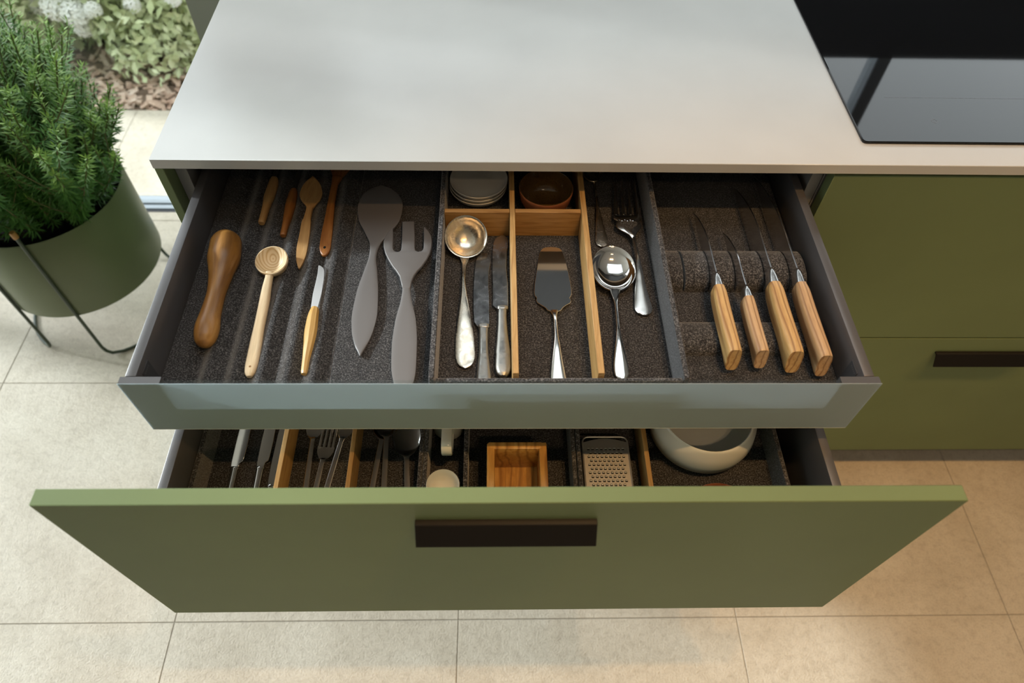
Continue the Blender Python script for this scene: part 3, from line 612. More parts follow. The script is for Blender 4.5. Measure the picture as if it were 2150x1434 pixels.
s = thing('serving_spoon', (.610, -.16, FL), 'polished serving spoon with large round bowl nearest the felt wall', 'spoon')
pr = [(.0003, -.0130), (.010, -.0122), (.019, -.0094), (.0255, -.0045), (.0285, -.0003), (.0296, .0002), (.0302, -.0006), (.0292, -.0035), (.0262, -.0085), (.0195, -.0128), (.010, -.0152), (.0003, -.0158)]
obj('bowl', lathe(pr, (.6120, -.1010, -.0945), 48, 1, 1.20, math.radians(9)), 'mirror', s, smooth=60)
obj('handle', ribbon(mm([(611.3, -134, -99.5, 7.0, 2.0, .6), (611.0, -141, -99.8, 5.4, 2.4, .3), (610.8, -148, -99.8, 3.6, 3.0, 0), (610.3, -160.0, -99.2, 2.1, 3.6, -.2), (609.7, -177.1, -98.6, 1.9, 3.8, -.2), (609.2, -193.9, -98.6, 2.0, 3.6, -.3), (608.3, -211.9, -99.4, 3.5, 3.2, -.5), (607.8, -234.2, -101.4, 6.8, 2.6, -.9), (607.3, -257.4, -104.2, 9.1, 2.4, -1.1), (607.4, -266.0, -105.2, 8.2, 2.2, -.8), (607.7, -270.5, -105.8, 4.4, 2, -.3), (607.8, -272.0, -106, 1, 1.8, 0)]), 44, 9), 'mirror', s, smooth=50)

s = thing('serving_fork', (.645, -.04, FL), 'large silver serving fork with four long tines and openwork neck', 'fork')
def outline(pts): return [(a / 1000, b / 1000) for a, b in pts]
hd = [(623.0, 1), (623.6, -1.5), (628.2, -4.5), (626.4, -9), (624.6, -15), (627.0, -20), (632.0, -25), (637.0, -28.5), (642.0, -33), (645.4, -41), (650.0, -41), (651.0, -33.5), (653.6, -28.5), (657.0, -23.5), (661.2, -17), (661.6, -12), (659.2, -6), (662.2, -1.5), (662.6, 1), (662.5, 9), (657.0, 9), (656.4, 6.4), (653.2, 5.6), (651.0, 9), (646.4, 9), (645.2, 6.4), (642.6, 5.6), (640.6, 9), (636.2, 9), (635.0, 6.4), (632.4, 5.6), (630.4, 9), (624.2, 9)]
obj('head', prism(outline(hd), 'z', -.1018, -.0994, .0006), 'silver', s, smooth=50)
obj('opening', prism(outline([(632, -7), (636, -6), (643, -7.5), (650, -6), (655, -7), (656, -12), (653, -17), (646, -20.5), (638, -19.5), (632, -15), (630, -11)]), 'z', -.10035, -.0991), 'felt', s)['label'] = 'cut-out showing dark felt'
obj('edge_scroll', tube([(.6305 + .0235 * i / 24, -.0052 + .0011 * math.cos(i * math.pi / 4), -.0992) for i in range(25)], .0006, 8), 'mirror', s)
for x0, w0, x1, y1 in ((627.2, 3.3, 634.0, 79), (638.4, 2.3, 644.2, 85), (648.7, 2.4, 653.8, 87), (659.8, 2.9, 663.4, 86)):
    obj('tine', loft(mm([(x0, 7, -100.6, w0, 1.3), (x0 + (x1 - x0) * .2, 20, -101.4, w0 * .92, 1.3), (x0 + (x1 - x0) * .6, 52, -101.6, w0 * .62, 1.3), (x0 + (x1 - x0) * .95, y1 - 4, -99.4, w0 * .28, .9), (x1, y1, -98.8, .3, .4)]), 24, 12, 3), 'silver', s, smooth=50)
obj('handle', ribbon(mm([(647.5, -37, -99.4, 2.8, 2.4, 0), (647.6, -41.7, -99, 2.2, 3, 0), (648.4, -57.0, -97.5, 1.6, 3.8, -.1), (648.6, -74.0, -97, 2.3, 3.6, -.3), (648.0, -96.1, -98, 4.1, 3.0, -.6), (647.3, -118.5, -100.5, 6.4, 2.6, -.9), (647.0, -144.6, -103.6, 9.8, 2.4, -1.2), (647.4, -160.6, -105.4, 11.6, 2.2, -1.1), (647.2, -168.5, -106.2, 8.2, 2, -.5), (647.0, -171.5, -106.5, 2.5, 1.8, 0)]), 44, 9), 'silver', s, smooth=50)

s = thing('serving_spoon', (.603, .02, FL), 'dark tarnished serving spoon half hidden behind the round serving spoon', 'spoon')
obj('handle', ribbon(mm([(602.8, 84, -105.5, 2.6, 2.4, 0), (603.3, 70.9, -104.5, 1.4, 3.2, 0), (603.5, 49.1, -103.5, 1.5, 3.4, 0), (603.0, 27.8, -103.5, 2.3, 3.0, -.3), (603.1, 2.9, -104.8, 4.8, 2.6, -.6), (603.5, -20.3, -106.2, 7.4, 2.4, -.8), (603.6, -36, -107.2, 9.0, 2.2, -.7), (603.4, -44.5, -107.8, 7.0, 2.0, -.3), (603.3, -48, -108, 2.0, 1.8, 0)]), 40, 9), 'silver_old', s, smooth=50)
obj('bowl', lathe([(.0003, -.0075), (.008, -.007), (.0135, -.004), (.0165, .0), (.0172, .0002), (.0176, -.0006), (.0150, -.006), (.009, -.0090), (.0003, -.0096)], (.6010, .112, -.1025), 32, 1, 1.75), 'silver_old', s, smooth=60)

# small plates and bowl behind the cross dividers
for i, (z, lb) in enumerate([(-.1122, 'bottom small grey stoneware plate of the stack of three'), (-.1060, 'middle small grey stoneware plate of the stack of three'), (-.0998, 'topmost small grey stoneware plate of the stack of three')]):
    pr = [(.0003, .0034), (.020, .0034), (.030, .0046), (.037, .0085), (.0410, .0142), (.0418, .0152), (.0427, .0148), (.0422, .0125), (.0385, .0062), (.031, .0012), (.022, .0), (.0003, .0)]
    tag(obj('side_plate', lathe(pr, (.4268 + .0006 * i, .0660, z), 56), 'stoneware', smooth=60), lb, 'plate', 'stacked stoneware plates')
s = thing('dip_bowl', (.525, .0310, FL), 'small brown glazed bowl with terracotta outside in the wooden compartment', 'bowl')
obj('body', lathe([(.0003, 0), (.0205, 0), (.0220, .0015), (.0300, .0100), (.0362, .0230), (.0386, .0370), (.0390, .0415), (.0386, .0424), (.0379, .0412), (.0356, .0270), (.0305, .0136), (.0215, .0066), (.0003, .0056)], (.525, .0310, FL + .0003), 56), 'terracotta', s, smooth=60)
obj('glazed_inside', lathe([(.0003, .0066), (.0215, .0078), (.0300, .0146), (.0352, .0274), (.0372, .0412), (.0380, .0428), (.0385, .0427), (.0378, .0412), (.0355, .0272), (.0304, .0140), (.0215, .0070), (.0003, .0060)], (.525, .0310, FL + .0003), 56), 'glaze', s, smooth=60)

# ------------------------------------------------------------------ kitchen knives in the felt holder
def kitchen_knife(x, yf, yt, hb, wood_m, label, hw=.0092, hh=.0150, yb=-.2570, tipz=-.098, zs=-.0690, bolster=.020, deep=.040):
    k = thing('kitchen_knife', (x, -.15, FL), label, 'knife', 'olive-handled kitchen knives')
    y1 = yf - bolster
    # blade: vertical plate, spine up
    n = 10; ol_ = [(yf + .001, zs - .0005)]
    for i in range(1, n + 1):
        q = i / n; ol_.append((yf + (yt - yf) * q, zs - .001 + (tipz - zs) * max(0, (q - .35) / .65) ** 1.8))
    low = zs - deep
    for i in range(n - 1, -1, -1):
        q = i / n; ol_.append((yf + .004 + (yt - yf - .004) * q, low + (tipz - low) * max(0, (q - .45) / .55) ** 1.5 if q > .45 else low))
    ol_.append((yf + .001, zs - .016))
    obj('blade', prism(ol_, 'x', x - .0009, x + .0009, .0003), 'steel', k, smooth=20)
    obj('bolster', loft([(x, yf + .001, zs - .006, .0014, .007), (x, yf - .002, zs - .0075, .0036, .0085), (x, yf - bolster * .6, zs - .0100, hw * .62, .0108), (x, y1 - .001, zs - .0118, hw * .76, .0120)], 16, 20, 2.8), 'satin', k, smooth=50)
    L = y1 - yb
    st = [(x, y1, zs - .0120, hw * .78, .0122), (x, y1 - L * .12, zs - .0128, hw * .96, hh * .90), (x, y1 - L * .35, zs - .0140, hw, hh * .92), (x + .0003, y1 - L * .65, zs - .0145, hw * .99, hh * .93), (x + .0008, y1 - L * .88, zs - .0165, hw * .97, hh * 1.06), (x + .001, yb + .003, zs - .0178, hw * .96, hh * 1.12), (x + .001, yb + .0004, zs - .0180, hw * .92, hh * 1.09), (x + .001, yb, zs - .0180, hw * .86, hh * 1.04)]
    Vh, Fh = loft(st, 40, 24, 3.6); zm = zs - .018
    Vh = [(a_, b_ + (c_ - zm) * .26 * min(1, max(0, (yb + .03 - b_) / .03)), c_) for a_, b_, c_ in Vh]     # slanted butt
    obj('handle', (Vh, Fh), wood_m, k, smooth=40)
kitchen_knife(.7405, -.1300, .0100, 0, 'olive', 'olive-handled kitchen knife, leftmost in the felt holder', tipz=-.097, deep=.032)
kitchen_knife(.7750, -.1520, -.0300, 0, 'olive_b', 'smallest olive-handled kitchen knife with narrow bolster', hw=.0084, hh=.0132, yb=-.2560, tipz=-.096, bolster=.0165, deep=.026)
kitchen_knife(.8145, -.1220, .0750, 0, 'olive', 'olive-handled kitchen knife second from the right drawer wall', hw=.0100, hh=.0160, yb=-.2600, tipz=-.105, bolster=.0225, deep=.041)
kitchen_knife(.8490, -.1230, .0950, 0, 'olive_b', 'pale olive-handled kitchen knife closest to the right drawer wall', hw=.0088, hh=.0155, yb=-.2655, tipz=-.100, bolster=.0220, deep=.040)

# ------------------------------------------------------------------ lower drawer contents
LB, LTOP = -.3175, -.2530
YL0, YL1 = -.4490, .032
def felt_tray2(x0, x1, label, w=.0058): return felt_tray(x0, x1, YL0, YL1, LB, LF, LTOP, w, label)
felt_tray2(XI + .0006, .3545, 'charcoal felt cutlery tray in the lower drawer')
felt_tray2(.3552, .5625, 'charcoal felt tray around the wooden box in the lower drawer')
felt_tray2(.5640, .8480, 'charcoal felt tray under the grater and white pot')
tag(obj('felt_divider', box(.4096, .4156, YL0 + .006, YL1 - .006, LF, LTOP, .0008), 'felt_box'), 'thin felt divider between egg cup and wooden box', 'divider')
ya, yb_ = YL0 + .0062, YL1 - .0062
divider(box(.1612, .1674, ya, yb_, LF, LTOP, .0004), 'oak', 'oak divider between the table knives and forks in the lower drawer')
divider(box(.2548, .2610, ya, yb_, LF, LTOP, .0004), 'oak', 'oak divider between the forks and spoons in the lower drawer')
divider(box(.6568, .6632, ya, yb_, LF, LTOP, .0004), 'oak', 'oak divider between the metal grater and white pot')

def table_knife(x, ys, label, rz=0, xo=0):
    k = thing('table_knife', (x, ys, LF), label, 'knife', 'steel table knives'); X = x * 1000; Y = ys * 1000
    obj('blade', prism(outline([(X - 5.6, Y + 1.5), (X - 6.4, Y + 9), (X - 6.8, Y + 40), (X - 6.0, Y + 80), (X - 3, Y + 108), (X + 2, Y + 118), (X + 6, Y + 108), (X + 9.6, Y + 80), (X + 10.4, Y + 40), (X + 9.8, Y + 18), (X + 9.0, Y + 11.5), (X + 5.4, Y + 8.2), (X + 4.4, Y + 1.5)]), 'z', -.2900, -.2884, .0005), 'mirror', k)
    obj('collar', loft(mm([(X, Y + 2, -289, 5.5, 2.6), (X, Y, -289, 6.2, 3.2), (X, Y - 2, -289, 5.6, 3.0)]), 6, 16, 3), 'mirror', k)
    obj('handle', loft(mm([(X, Y - 1.8, -289, 5.0, 2.8), (X + .3, Y - 30, -289.6, 4.8, 3.2), (X + .6, Y - 70, -290.6, 5.6, 4.0), (X + .8, Y - 104, -291.2, 6.0, 4.2), (X + .8, Y - 107, -291.2, 4.4, 3.2)]), 24, 16, 3.4), 'mirror', k, smooth=50)
table_knife(.0908, -.3010, 'steel table knife, leftmost in the lower drawer')
table_knife(.1262, -.3010, 'steel table knife, middle one of three in the lower drawer')
table_knife(.1466, -.3280, 'steel table knife pressed against the oak divider in the lower drawer')

def bent_bar(x0, y0, x1, y1, zs, w0, w1, parent):
    """square-cut cutlery handle from its neck to its end"""
    X0, Yy0, X1, Yy1 = x0 * 1000, y0 * 1000, x1 * 1000, y1 * 1000
    ex, ey = X1 + (X1 - X0) * .95, Yy1 + (Yy1 - Yy0) * .95
    st = [(X0, Yy0, zs, w0, 2.2), (X0 + (X1 - X0) * .1, Yy0 + (Yy1 - Yy0) * .1, zs + .6, w0 + .1, 2.6), (X1, Yy1, zs - 1.0, w1, 2.8), (ex, ey, zs - 4.2, w1 * 1.12, 2.6), (ex + .02 * (X1 - X0), ey + .02 * (Yy1 - Yy0), zs - 4.4, w1 * .9, 2.2)]
    return obj('handle', loft(mm([(a, b, c, d, e / 2) for a, b, c, d, e in st]), 26, 16, 6), 'satin', parent, smooth=40)
def table_fork(x, yn, x1, y1, label, w0=3.1, w1=3.9, dz=0):
    f = thing('table_fork', (x, yn, LF), label, 'fork', 'steel table forks'); X, Y = x * 1000, yn * 1000; zz = -286 + dz
    dx = -(x1 - x) * 1000 / max(1, abs(y1 - yn) * 1000)     # head leans with the handle
    def q(u, v): return (X + u + dx * v, Y + v)
    obj('neck', ribbon(mm([(*q(0, -2), zz + .6, w0 + .1, 2.4, 0), (*q(0, 2), zz + .4, w0 + .5, 2.2, 0), (*q(0, 6.5), zz - 1.4, 6.6, 2.0, .3), (*q(0, 11), zz - 2.4, 9.4, 1.9, .7), (*q(0, 17), zz - 2.8, 11.6, 1.8, 1.1), (*q(0, 23.5), zz - 2.6, 12.0, 1.8, 1.2)]), 26, 11), 'mirror', f, smooth=50)
    for u in (-10.0, -3.6, 2.8, 9.2):
        u0 = u + .4; c_ = (u0 / 12) ** 2 * 1.2
        obj('tine', loft(mm([(*q(u0, 22), zz - 3.4 + c_, 2.0, .9), (*q(u0 * .98, 40), zz - 1.6 + c_, 1.9, .9), (*q(u0 * .92, 60), zz + 2.2, 1.5, .8), (*q(u0 * .88, 68), zz + 4.2, .6, .5)]), 20, 10, 3), 'mirror', f, smooth=50)
    bent_bar(x, yn, x1, y1, zz - .9, w0, w1, f)
table_fork(.1918, -.2585, .1934, -.3290, 'steel table fork, leftmost of the three forks', dz=-2)
table_fork(.2113, -.2932, .2083, -.3303, 'steel table fork lying lowest in the middle of the three forks', dz=1.5)
table_fork(.2331, -.2585, .2226, -.3304, 'steel table fork leaning against the oak divider beside the spoons', dz=-1)
def table_spoon(x, yn, x1, y1, label, dz=0, w0=3.6, w1=4.1):
    f = thing('table_spoon', (x, yn, LF), label, 'spoon', 'steel table spoons'); zz = -286 + dz; X, Y = x * 1000, yn * 1000
    dx = -(x1 - x) * 1000 / max(1, abs(y1 - yn) * 1000)
    def q(u, v): return (X + u + dx * v, Y + v)
    obj('bowl', ribbon(mm([(*q(0, -2), zz, w0, 2.4, 0), (*q(0, 2), zz - .2, w0 + .6, 2.2, 0), (*q(0, 8), zz - 2.6, 10.5, 1.8, 1.8), (*q(0, 18), zz - 6.0, 16.6, 1.6, 5.0), (*q(0, 33), zz - 7.6, 19.6, 1.6, 6.6), (*q(0, 47), zz - 7.0, 18.8, 1.6, 6.0), (*q(0, 60), zz - 4.4, 13.5, 1.6, 3.6), (*q(0, 67), zz - 1.8, 6.5, 1.5, 1.2), (*q(0, 69.5), zz - .6, 1.2, 1.4, .1)]), 44, 17), 'mirror', f, smooth=50)
    bent_bar(x, yn, x1, y1, zz - .9, w0, w1, f)
table_spoon(.2899, -.2600, .2838, -.3307, 'steel table spoon with slanting handle beside the oak divider', dz=-1)
table_spoon(.2972, -.2575, .3003, -.3307, 'steel table spoon resting on its neighbour, bowl hidden', dz=1.5)
table_spoon(.3286, -.2885, .3322, -.3309, 'steel table spoon with its whole bowl showing beside the felt wall', dz=2)

s = thing('espresso_cup', (.3855, -.2345, LF), 'white cup with its handle pointing out below the glass front', 'cup')
obj('body', lathe([(.0003, .004), (.017, .004), (.0208, .008), (.0212, .073), (.0220, .0745), (.0230, .073), (.0233, .008), (.0200, .0005), (.0003, .0005)], (.3855, -.2345, LF + .0002), 44), 'porcelain', s, smooth=50)
hp = rounded([(.3870, -.254, LF + .066), (.3870, -.298, LF + .066), (.3870, -.3025, LF + .050), (.3870, -.290, LF + .030), (.3870, -.254, LF + .020)], .012, 6)
def strap(path, hw, th):
    P = np.asarray(path); T = np.gradient(P, axis=0); T /= np.linalg.norm(T, axis=1)[:, None]; V = []
    for p_, t_ in zip(P, T):
        nrm = np.array([0, -t_[2], t_[1]])
        for a, b in ((-1, -.6), (-.8, -1), (.8, -1), (1, -.6), (1, .6), (.8, 1), (-.8, 1), (-1, .6)): V.append(tuple(p_ + np.array([a * hw, 0, 0]) + nrm * b * th))
    return V, ring_faces(len(P), 8)
obj('handle', strap(hp, .0070, .0022), 'porcelain', s, smooth=50)
s = thing('egg_cup', (.3832, -.3440, LF), 'small white egg cup peeking out behind the green drawer front', 'egg cup')
obj('cup', lathe([(.0003, .020), (.010, .0215), (.0165, .0275), (.0198, .036), (.0208, .0458), (.0216, .0468), (.0223, .0458), (.0216, .036), (.0182, .0250), (.010, .018), (.0003, .017)], (.3832, -.3440, LF), 40), 'porcelain', s, smooth=60)
obj('foot', lathe([(.0003, .0), (.0135, .0), (.0140, .002), (.0075, .006), (.0065, .013), (.010, .0185), (.0003, .0185)], (.3832, -.3440, LF), 32), 'porcelain', s, smooth=50)

s = thing('wooden_box', (.482, -.34, LF), 'open olive-wood box with honey-coloured grain on felt', 'box')
bx0, bx1, by1, by0, bz1 = .4412, .5212, -.2925, -.3925, -.2290; w = .0105
def rr_wall(o): return o
obj('back_side', box(bx0 + .002, bx1 - .006, by1 - w, by1, LF + .0002, bz1, .0016, 2), 'olive_box', s); obj('front_side', box(bx0 + .002, bx1 - .002, by0, by0 + w, LF + .0002, bz1, .0016, 2), 'olive_box', s)
obj('left_side', box(bx0, bx0 + w, by0 + .002, by1 - .0015, LF + .0002, bz1 - .0001, .0016, 2), 'olive_box', s); obj('right_side', box(bx1 - w, bx1, by0 + .002, by1 - .0006, LF + .0002, bz1 - .0001, .0016, 2), 'olive_box', s)
nb = 4
for i in range(nb):
    a = bx0 + w + (bx1 - bx0 - 2 * w) * i / nb; b = bx0 + w + (bx1 - bx0 - 2 * w) * (i + 1) / nb
    obj('base_slat', box(a + .0001, b - .0001, by0 + w, by1 - w, LF + .0002, LF + .0112 + .0003 * (i % 2)), 'olive_box', s)

s = thing('cheese_grater', (.606, -.33, LF), 'flat stainless grater with rows of small raised teeth', 'grater')
gz = -.2660; gx0, gx1, gy1, gy0 = .5745, .6380, -.2660, -.4350
obj('frame', tube(rounded([(gx0, gy0, gz), (gx0, gy1, gz), (gx1, gy1, gz), (gx1, gy0, gz)], .010, 7), .0014, 8), 'grater', s)
arc = [(gx0 + .001 + (gx1 - gx0 - .002) * i / 16, gy1 - .0085 + .0060 * math.sin(math.pi * i / 16)) for i in range(17)]
obj('plate', prism([(gx0 + .001, gy0)] + arc + [(gx1 - .001, gy0)], 'z', gz - .0006, gz + .0004), 'grater', s)
for a in (gx0 - .0006, gx1 - .0004): obj('side_fold', box(a, a + .001, gy0, gy1 - .012, gz - .018, gz), 'grater', s)
obj('end_fold', box(gx0, gx1, gy0 - .001, gy0, LF + .0001, gz), 'grater', s)
tv, th_ = [], []
for r in range(26):
    y = gy1 - .0185 - r * .0060; nn = 9 if r % 2 == 0 else 8
    for i in range(nn):
        x = (gx0 + gx1) / 2 + (i - (nn - 1) / 2) * .00605
        tv.append(loft([(x, y + .0016, gz + .0003, .0008, .0003), (x, y + .0008, gz + .0008, .0017, .0006), (x, y - .0002, gz + .0013, .0019, .0007), (x, y - .0006, gz + .0014, .0018, .0004)], 4, 8))
        th_.append(prism([(x - .0019, y - .0003), (x + .0019, y - .0003), (x + .0017, y - .0021), (x - .0017, y - .0021)], 'z', gz + .0003, gz + .00055))
o = obj('tooth', cat(*tv), 'tooth', s); o['kind'] = 'stuff'; o = obj('tooth_opening', cat(*th_), 'handle', s); o['kind'] = 'stuff'

tag(obj('serving_pot', lathe([(.0003, .006), (.050, .006), (.066, .014), (.0705, .030), (.0690, .050), (.0640, .060), (.0628, .0625), (.0640, .0640), (.0655, .0630), (.0668, .0600), (.0725, .0500), (.0752, .032), (.0725, .014), (.060, .0015), (.0003, .0015)], (.7490, -.2425, LF), 64), 'porcelain', smooth=50), 'round white porcelain pot with drawn-in rim beside the oak divider', 'pot')
tag(obj('snack_bowl', lathe([(.0003, .005), (.030, .007), (.042, .018), (.0470, .034), (.0483, .0352), (.0498, .0343), (.0458, .018), (.034, .003), (.020, .0002), (.0003, .0002)], (.7510, -.3880, LF), 48), 'redwood', smooth=50), 'reddish-brown wooden bowl barely peeking over the green front', 'bowl')

# ------------------------------------------------------------------ potted rosemary
PC = (-.634, .542); PR = .1955; PZT, PZB = -.535, -.785
pl = thing('potted_rosemary', (PC[0], PC[1], FLOOR), 'bushy rosemary in a green metal pot on a wire stand', 'potted plant')
obj('pot', lathe([(.0003, PZB), (PR - .004, PZB), (PR, PZB + .003), (PR, PZT - .001), (PR - .001, PZT), (PR - .003, PZT - .001), (PR - .0035, PZB + .006), (.0003, PZB + .005)], (PC[0], PC[1], 0), 96), 'pot', pl, smooth=50)
obj('nursery_pot', lathe([(.0003, -.775), (.120, -.775), (.146, -.590), (.150, -.586), (.152, -.560), (.148, -.558), (.145, -.585), (.142, -.592), (.0003, -.592)], (PC[0] - .012, PC[1] + .004, 0), 64), 'liner', pl, smooth=50)
obj('soil', lathe([(.0003, -.588), (.141, -.592), (.141, -.580), (.09, -.572), (.0003, -.570)], (PC[0] - .012, PC[1] + .004, 0), 40), 'soil', pl)
def at(d, z, rr=PR + .0045): return (PC[0] + rr * math.cos(math.radians(d)), PC[1] + rr * math.sin(math.radians(d)), z)
for a0, a1 in ((-75, 61), (105, 241)):          # a leg, an arc on the floor, a leg
    arc_ = [at(a0 + (a1 - a0) * i / 24, FLOOR + .0042) for i in range(25)]
    bend0 = [at(a0, FLOOR + .10), at(a0, FLOOR + .040), at(a0 + 1.2, FLOOR + .022), at(a0 + 4, FLOOR + .0095)]; bend1 = [at(a1 - 4, FLOOR + .0095), at(a1 - 1.2, FLOOR + .022), at(a1, FLOOR + .040), at(a1, FLOOR + .10)]
    wf = obj('wire_leg_frame', tube([at(a0, PZT + .032)] + bend0 + arc_[2:-2] + bend1 + [at(a1, PZT + .032)], .0042, 10), 'wire', pl, smooth=60)
    for d in (a0, a1): obj('wooden_cap', lathe([(.0003, PZT + .030), (.0062, PZT + .030), (.0066, PZT + .033), (.0066, PZT + .044), (.0055, PZT + .047), (.0003, PZT + .047)], (*at(d, 0)[:2], 0), 16), 'cap', wf)

rng = np.random.default_rng(7)
def rosemary():
    NV, NF, YG, SV, SF = [], [], [], [], []
    nS = 250; vo = 0
    stems = []
    for i in range(nS):
        a = rng.uniform(0, 2 * math.pi); r = .135 * math.sqrt(rng.uniform(0, 1)); base = np.array([PC[0] - .012 + r * math.cos(a), PC[1] + r * math.sin(a), -.575])
        sd_ = r * (.75 * math.cos(a) + .66 * math.sin(a)) / .135          # towards the window side the bush is lower and looser
        h = min(.68, max(.12, rng.uniform(.72, 1.12) * (.41 - .235 * sd_))); lean = (r / .135) * (rng.uniform(.5, 1.35) if sd_ > .25 else rng.uniform(.15, .8)) + rng.normal(0, .06)
        d = np.array([math.cos(a), math.sin(a), 0]) * lean + np.array([-.05, 0.0, 1.0]); d /= np.linalg.norm(d); cur = rng.normal(0, .25, 3); cur[2] = abs(cur[2]) * .6
        n = int(h / .006); P = np.array([base + d * h * s + cur * h * .35 * s * s + np.array([0, 0, .06 * s * s]) for s in np.linspace(0, 1, n)])
        stems.append((P, 1.0))
        for b in range(int(rng.integers(2, 6))):
            j = int(n * rng.uniform(.2, .8)); L = h * rng.uniform(.2, .45); aa = rng.uniform(0, 2 * math.pi)
            dd = np.array([math.cos(aa), math.sin(aa), rng.uniform(.5, 1.4)]); dd /= np.linalg.norm(dd); m = max(6, int(L / .006))
            stems.append((np.array([P[j] + dd * L * s + np.array([0, 0, .05 * s * s]) for s in np.linspace(0, 1, m)]), .85))
    for P, sc in stems:
        T = np.gradient(P, axis=0); T /= np.linalg.norm(T, axis=1)[:, None]; n = len(P)
        ph = rng.uniform(0, 6)
        for i in range(2, n):
            q = i / n
            if q < .12: continue
            t_ = T[i]; s_ = np.cross(t_, [0.3, .2, 1.0] if abs(t_[2]) < .9 else [1.0, 0, 0]); s_ /= np.linalg.norm(s_); u_ = np.cross(t_, s_)
            ph += 1.1
            for k_ in range(4):
                an = ph + k_ * math.pi / 2 + rng.normal(0, .35); rad = math.cos(an) * s_ + math.sin(an) * u_
                up = .30 + .7 * q * q + rng.normal(0, .22); dr = rad + t_ * up; dr /= np.linalg.norm(dr)
                L = sc * rng.uniform(.021, .034) * (1 - .45 * max(0, (q - .8) / .2)); sd = np.cross(dr, t_); sd /= np.linalg.norm(sd) + 1e-9
                b = P[i]; mid = b + dr * L * .5 + rad * .0008; tip = b + dr * L - np.array([0, 0, .003]) * rng.uniform(0, 1); w_ = .0019
                NV.extend((b, mid + sd * w_, tip, mid - sd * w_)); NF.append((vo, vo + 1, vo + 2)); NF.append((vo, vo + 2, vo + 3)); vo += 4
                yv = min(1, max(0, (q - .62) / .38)) ** 1.5 * rng.uniform(.3, 1.0); YG.extend((yv,) * 4)
        v_, f_ = tube(P[::3] if n > 9 else P, .0014 * sc, 5); o_ = len(SV); SV.extend(v_); SF.extend([tuple(i + o_ for i in q_) for q_ in f_])
    return NV, NF, YG, SV, SF
NV, NF, YG, SV, SF = rosemary()
def fast_mesh(name, V, F, mat, parent, k=3, attr=None, smooth=False):
    me = bpy.data.meshes.new(name); V = (np.asarray(V, dtype=np.float32) - np.asarray(ORG[parent.name], dtype=np.float32)); F = np.asarray(F, dtype=np.int32)
    me.vertices.add(len(V)); me.vertices.foreach_set('co', V.ravel()); me.loops.add(F.size); me.loops.foreach_set('vertex_index', F.ravel())
    me.polygons.add(len(F)); me.polygons.foreach_set('loop_start', np.arange(0, F.size, k, dtype=np.int32))
    me.update(calc_edges=True)
    if attr is not None:
        at_ = me.attributes.new('young', 'FLOAT', 'POINT'); at_.data.foreach_set('value', np.asarray(attr, dtype=np.float32))
    me.materials.append(MT[mat]); o = bpy.data.objects.new(name, me); COL.objects.link(o); o.parent = parent; ORG[o.name] = ORG[parent.name]; o['kind'] = 'stuff'
    return o
fast_mesh('needle_foliage', NV, NF, 'needle', pl, 3, YG)
o = obj('stem', (SV, SF), 'stem', pl); o['kind'] = 'stuff'

# ------------------------------------------------------------------ garden outside
struct('garden_bed', box(-6, 5, 1.42, 6.0, FLOOR - .08, FLOOR - .012), 'earth')
rng = np.random.default_rng(3)
def chips():
    V, F = [], []
    for i in range(5200):
        x = rng.uniform(-2.9, .1); y = 1.43 + rng.uniform(0, 1) ** 1.3 * 1.5; a = rng.uniform(0, 6.3); L = rng.uniform(.010, .032); W = rng.uniform(.005, .013); tl = rng.normal(0, .35); z = FLOOR - .012 + rng.uniform(0.002, .022)
        ca, sa = math.cos(a), math.sin(a); o_ = len(V); T_ = .002
        for dz in (-T_, T_):
            for u, v in ((-L, -W), (L, -W * .7), (L * .9, W), (-L * .8, W * .8)): V.append((x + u * ca - v * sa, y + u * sa + v * ca, z + u * math.sin(tl) + dz))
        F += [(o_, o_ + 3, o_ + 2, o_ + 1), (o_ + 4, o_ + 5, o_ + 6, o_ + 7)] + [(o_ + k_, o_ + (k_ + 1) % 4, o_ + 4 + (k_ + 1) % 4, o_ + 4 + k_) for k_ in range(4)]
    return V, F
o = obj('bark_mulch', chips(), 'mulch', origin=(-1.4, 2, FLOOR - .012), smooth=0); o['kind'] = 'stuff'; o['label'] = 'reddish bark mulch covering the garden bed outside'; o['category'] = 'mulch'

def blossom_vf():
    V, F = [], []; r_ = np.random.default_rng(5)
    for i in range(46):
        z = 1 - 1.7 * (i + .5) / 46; a = i * 2.399; rr = math.sqrt(max(0, 1 - z * z)); nrm = np.array([rr * math.cos(a), rr * math.sin(a), z])
        s_ = np.cross(nrm, [.1, .2, 1]); s_ /= np.linalg.norm(s_); u_ = np.cross(nrm, s_); c_ = nrm * .040; ang = r_.uniform(0, 1.5)
        for k_ in range(4):
            q = ang + k_ * math.pi / 2; d_ = math.cos(q) * s_ + math.sin(q) * u_; e_ = -math.sin(q) * s_ + math.cos(q) * u_; o_ = len(V)
            V += [tuple(c_), tuple(c_ + d_ * .008 + e_ * .006 + nrm * .001), tuple(c_ + d_ * .015 + nrm * .003), tuple(c_ + d_ * .008 - e_ * .006 + nrm * .001)]; F.append((o_, o_ + 1, o_ + 2, o_ + 3))
    return V, F
BL = None
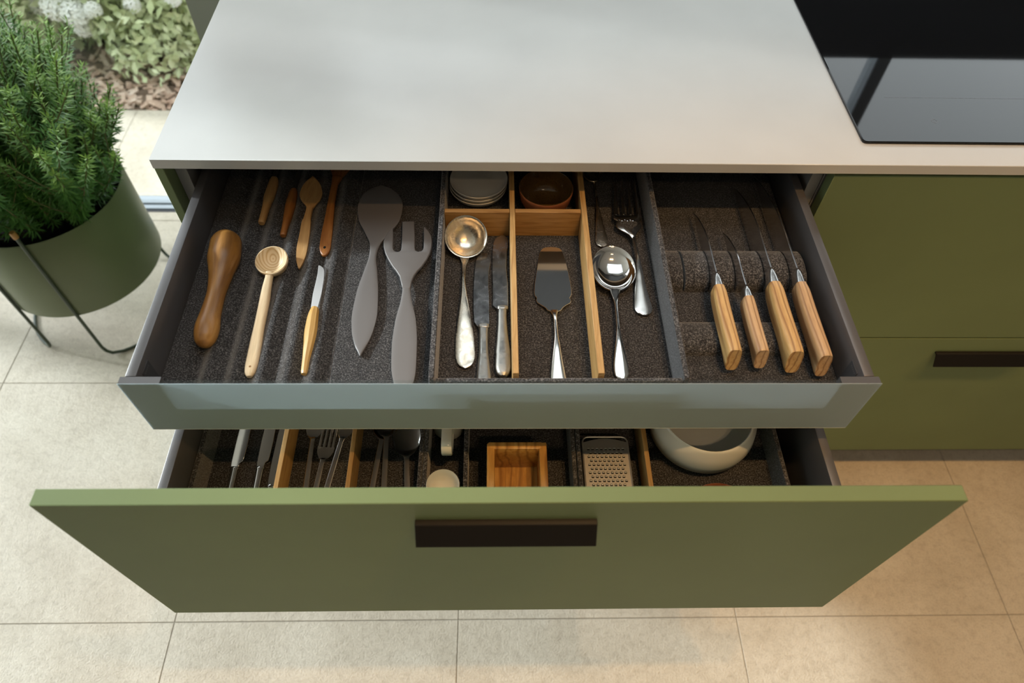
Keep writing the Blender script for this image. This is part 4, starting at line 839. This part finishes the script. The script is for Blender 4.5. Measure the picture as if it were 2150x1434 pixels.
def shrub(cx, cy, rx, ry, h, nleaf, mat, label, nb, seed, zlow=.05):
    global BL
    r_ = np.random.default_rng(seed); s = thing('flowering_shrub', (cx, cy, FLOOR - .012), label, 'shrub', 'garden shrubs')
    V, F = [], []
    for i in range(nleaf):
        d = r_.normal(0, 1, 3); d /= np.linalg.norm(d); q = r_.uniform(.35, 1) ** .5; lump = 1 + .16 * math.sin(5 * d[0] + seed) * math.cos(4 * d[2] + 2 * d[1])
        p_ = np.array([cx + d[0] * rx * q * lump, cy + d[1] * ry * q * lump, FLOOR + zlow + h / 2 + d[2] * h / 2 * q * lump])
        p_[2] = FLOOR + abs(p_[2] - FLOOR) + .01
        n_ = d + r_.normal(0, .6, 3) + np.array([0, 0, .5]); n_ /= np.linalg.norm(n_); s_ = np.cross(n_, r_.normal(0, 1, 3)); s_ /= np.linalg.norm(s_); u_ = np.cross(n_, s_)
        L = r_.uniform(.014, .028); W = L * .5; o_ = len(V)
        V += [tuple(p_ - s_ * L), tuple(p_ - s_ * L * .1 + u_ * W + n_ * .004), tuple(p_ + s_ * L), tuple(p_ - s_ * L * .1 - u_ * W + n_ * .004)]; F += [(o_, o_ + 1, o_ + 2), (o_, o_ + 2, o_ + 3)]
    o = fast_mesh('leaf_foliage', V, F, mat, s, 3)
    tw = []
    for i in range(9):
        a = r_.uniform(0, 6.28); e = np.array([cx + math.cos(a) * rx * .7, cy + math.sin(a) * ry * .7, FLOOR + zlow + h * r_.uniform(.4, .85)]); b = np.array([cx + math.cos(a) * .04, cy + math.sin(a) * .04, FLOOR - .02])
        obj('stem', tube([b + (e - b) * q + np.array([0, 0, .08 * math.sin(q * 3.1)]) for q in np.linspace(0, 1, 7)], .006, 6), 'twig', s)
    for i in range(nb):
        a = r_.uniform(-2.9, -.2); el = r_.uniform(-.02, .6); d = np.array([math.cos(a) * math.cos(el), math.sin(a) * math.cos(el), math.sin(el)])
        lump = 1 + .16 * math.sin(5 * d[0] + seed) * math.cos(4 * d[2] + 2 * d[1])
        p_ = (d[0] * rx * lump, d[1] * ry * lump, zlow + .012 + h / 2 + d[2] * h / 2 * lump)
        if BL is None:
            b_ = obj('flower_head', ([tuple(np.array(v) + np.array(ORG[s.name])) for v in blossom_vf()[0]], blossom_vf()[1]), 'petal', s, smooth=0); BL = b_.data
        else:
            b_ = bpy.data.objects.new('flower_head', BL); COL.objects.link(b_); b_.parent = s
        sc = r_.uniform(.6, 1.15); b_.location = p_; b_.scale = (sc, sc, sc); b_.rotation_euler = (r_.uniform(.2, 1.2), r_.uniform(-.4, .4), r_.uniform(0, 6))
shrub(-.82, 2.06, .44, .46, 1.1, 13000, 'leaf', 'light green flowering shrub behind the worktop corner outside', 44, 11, -.38)
shrub(-1.46, 2.02, .42, .46, 1.0, 12000, 'leaf', 'flowering shrub with large white blooms directly behind the rosemary', 40, 12, -.34)
shrub(-2.10, 2.14, .40, .45, 1.0, 7000, 'leaf2', 'pale shrub at the top left corner of the garden view', 12, 13, -.34)
shrub(-.18, 2.25, .38, .42, 1.0, 6000, 'leaf2', 'pale shrub partly hidden by the grey wall end', 14, 14, -.34)
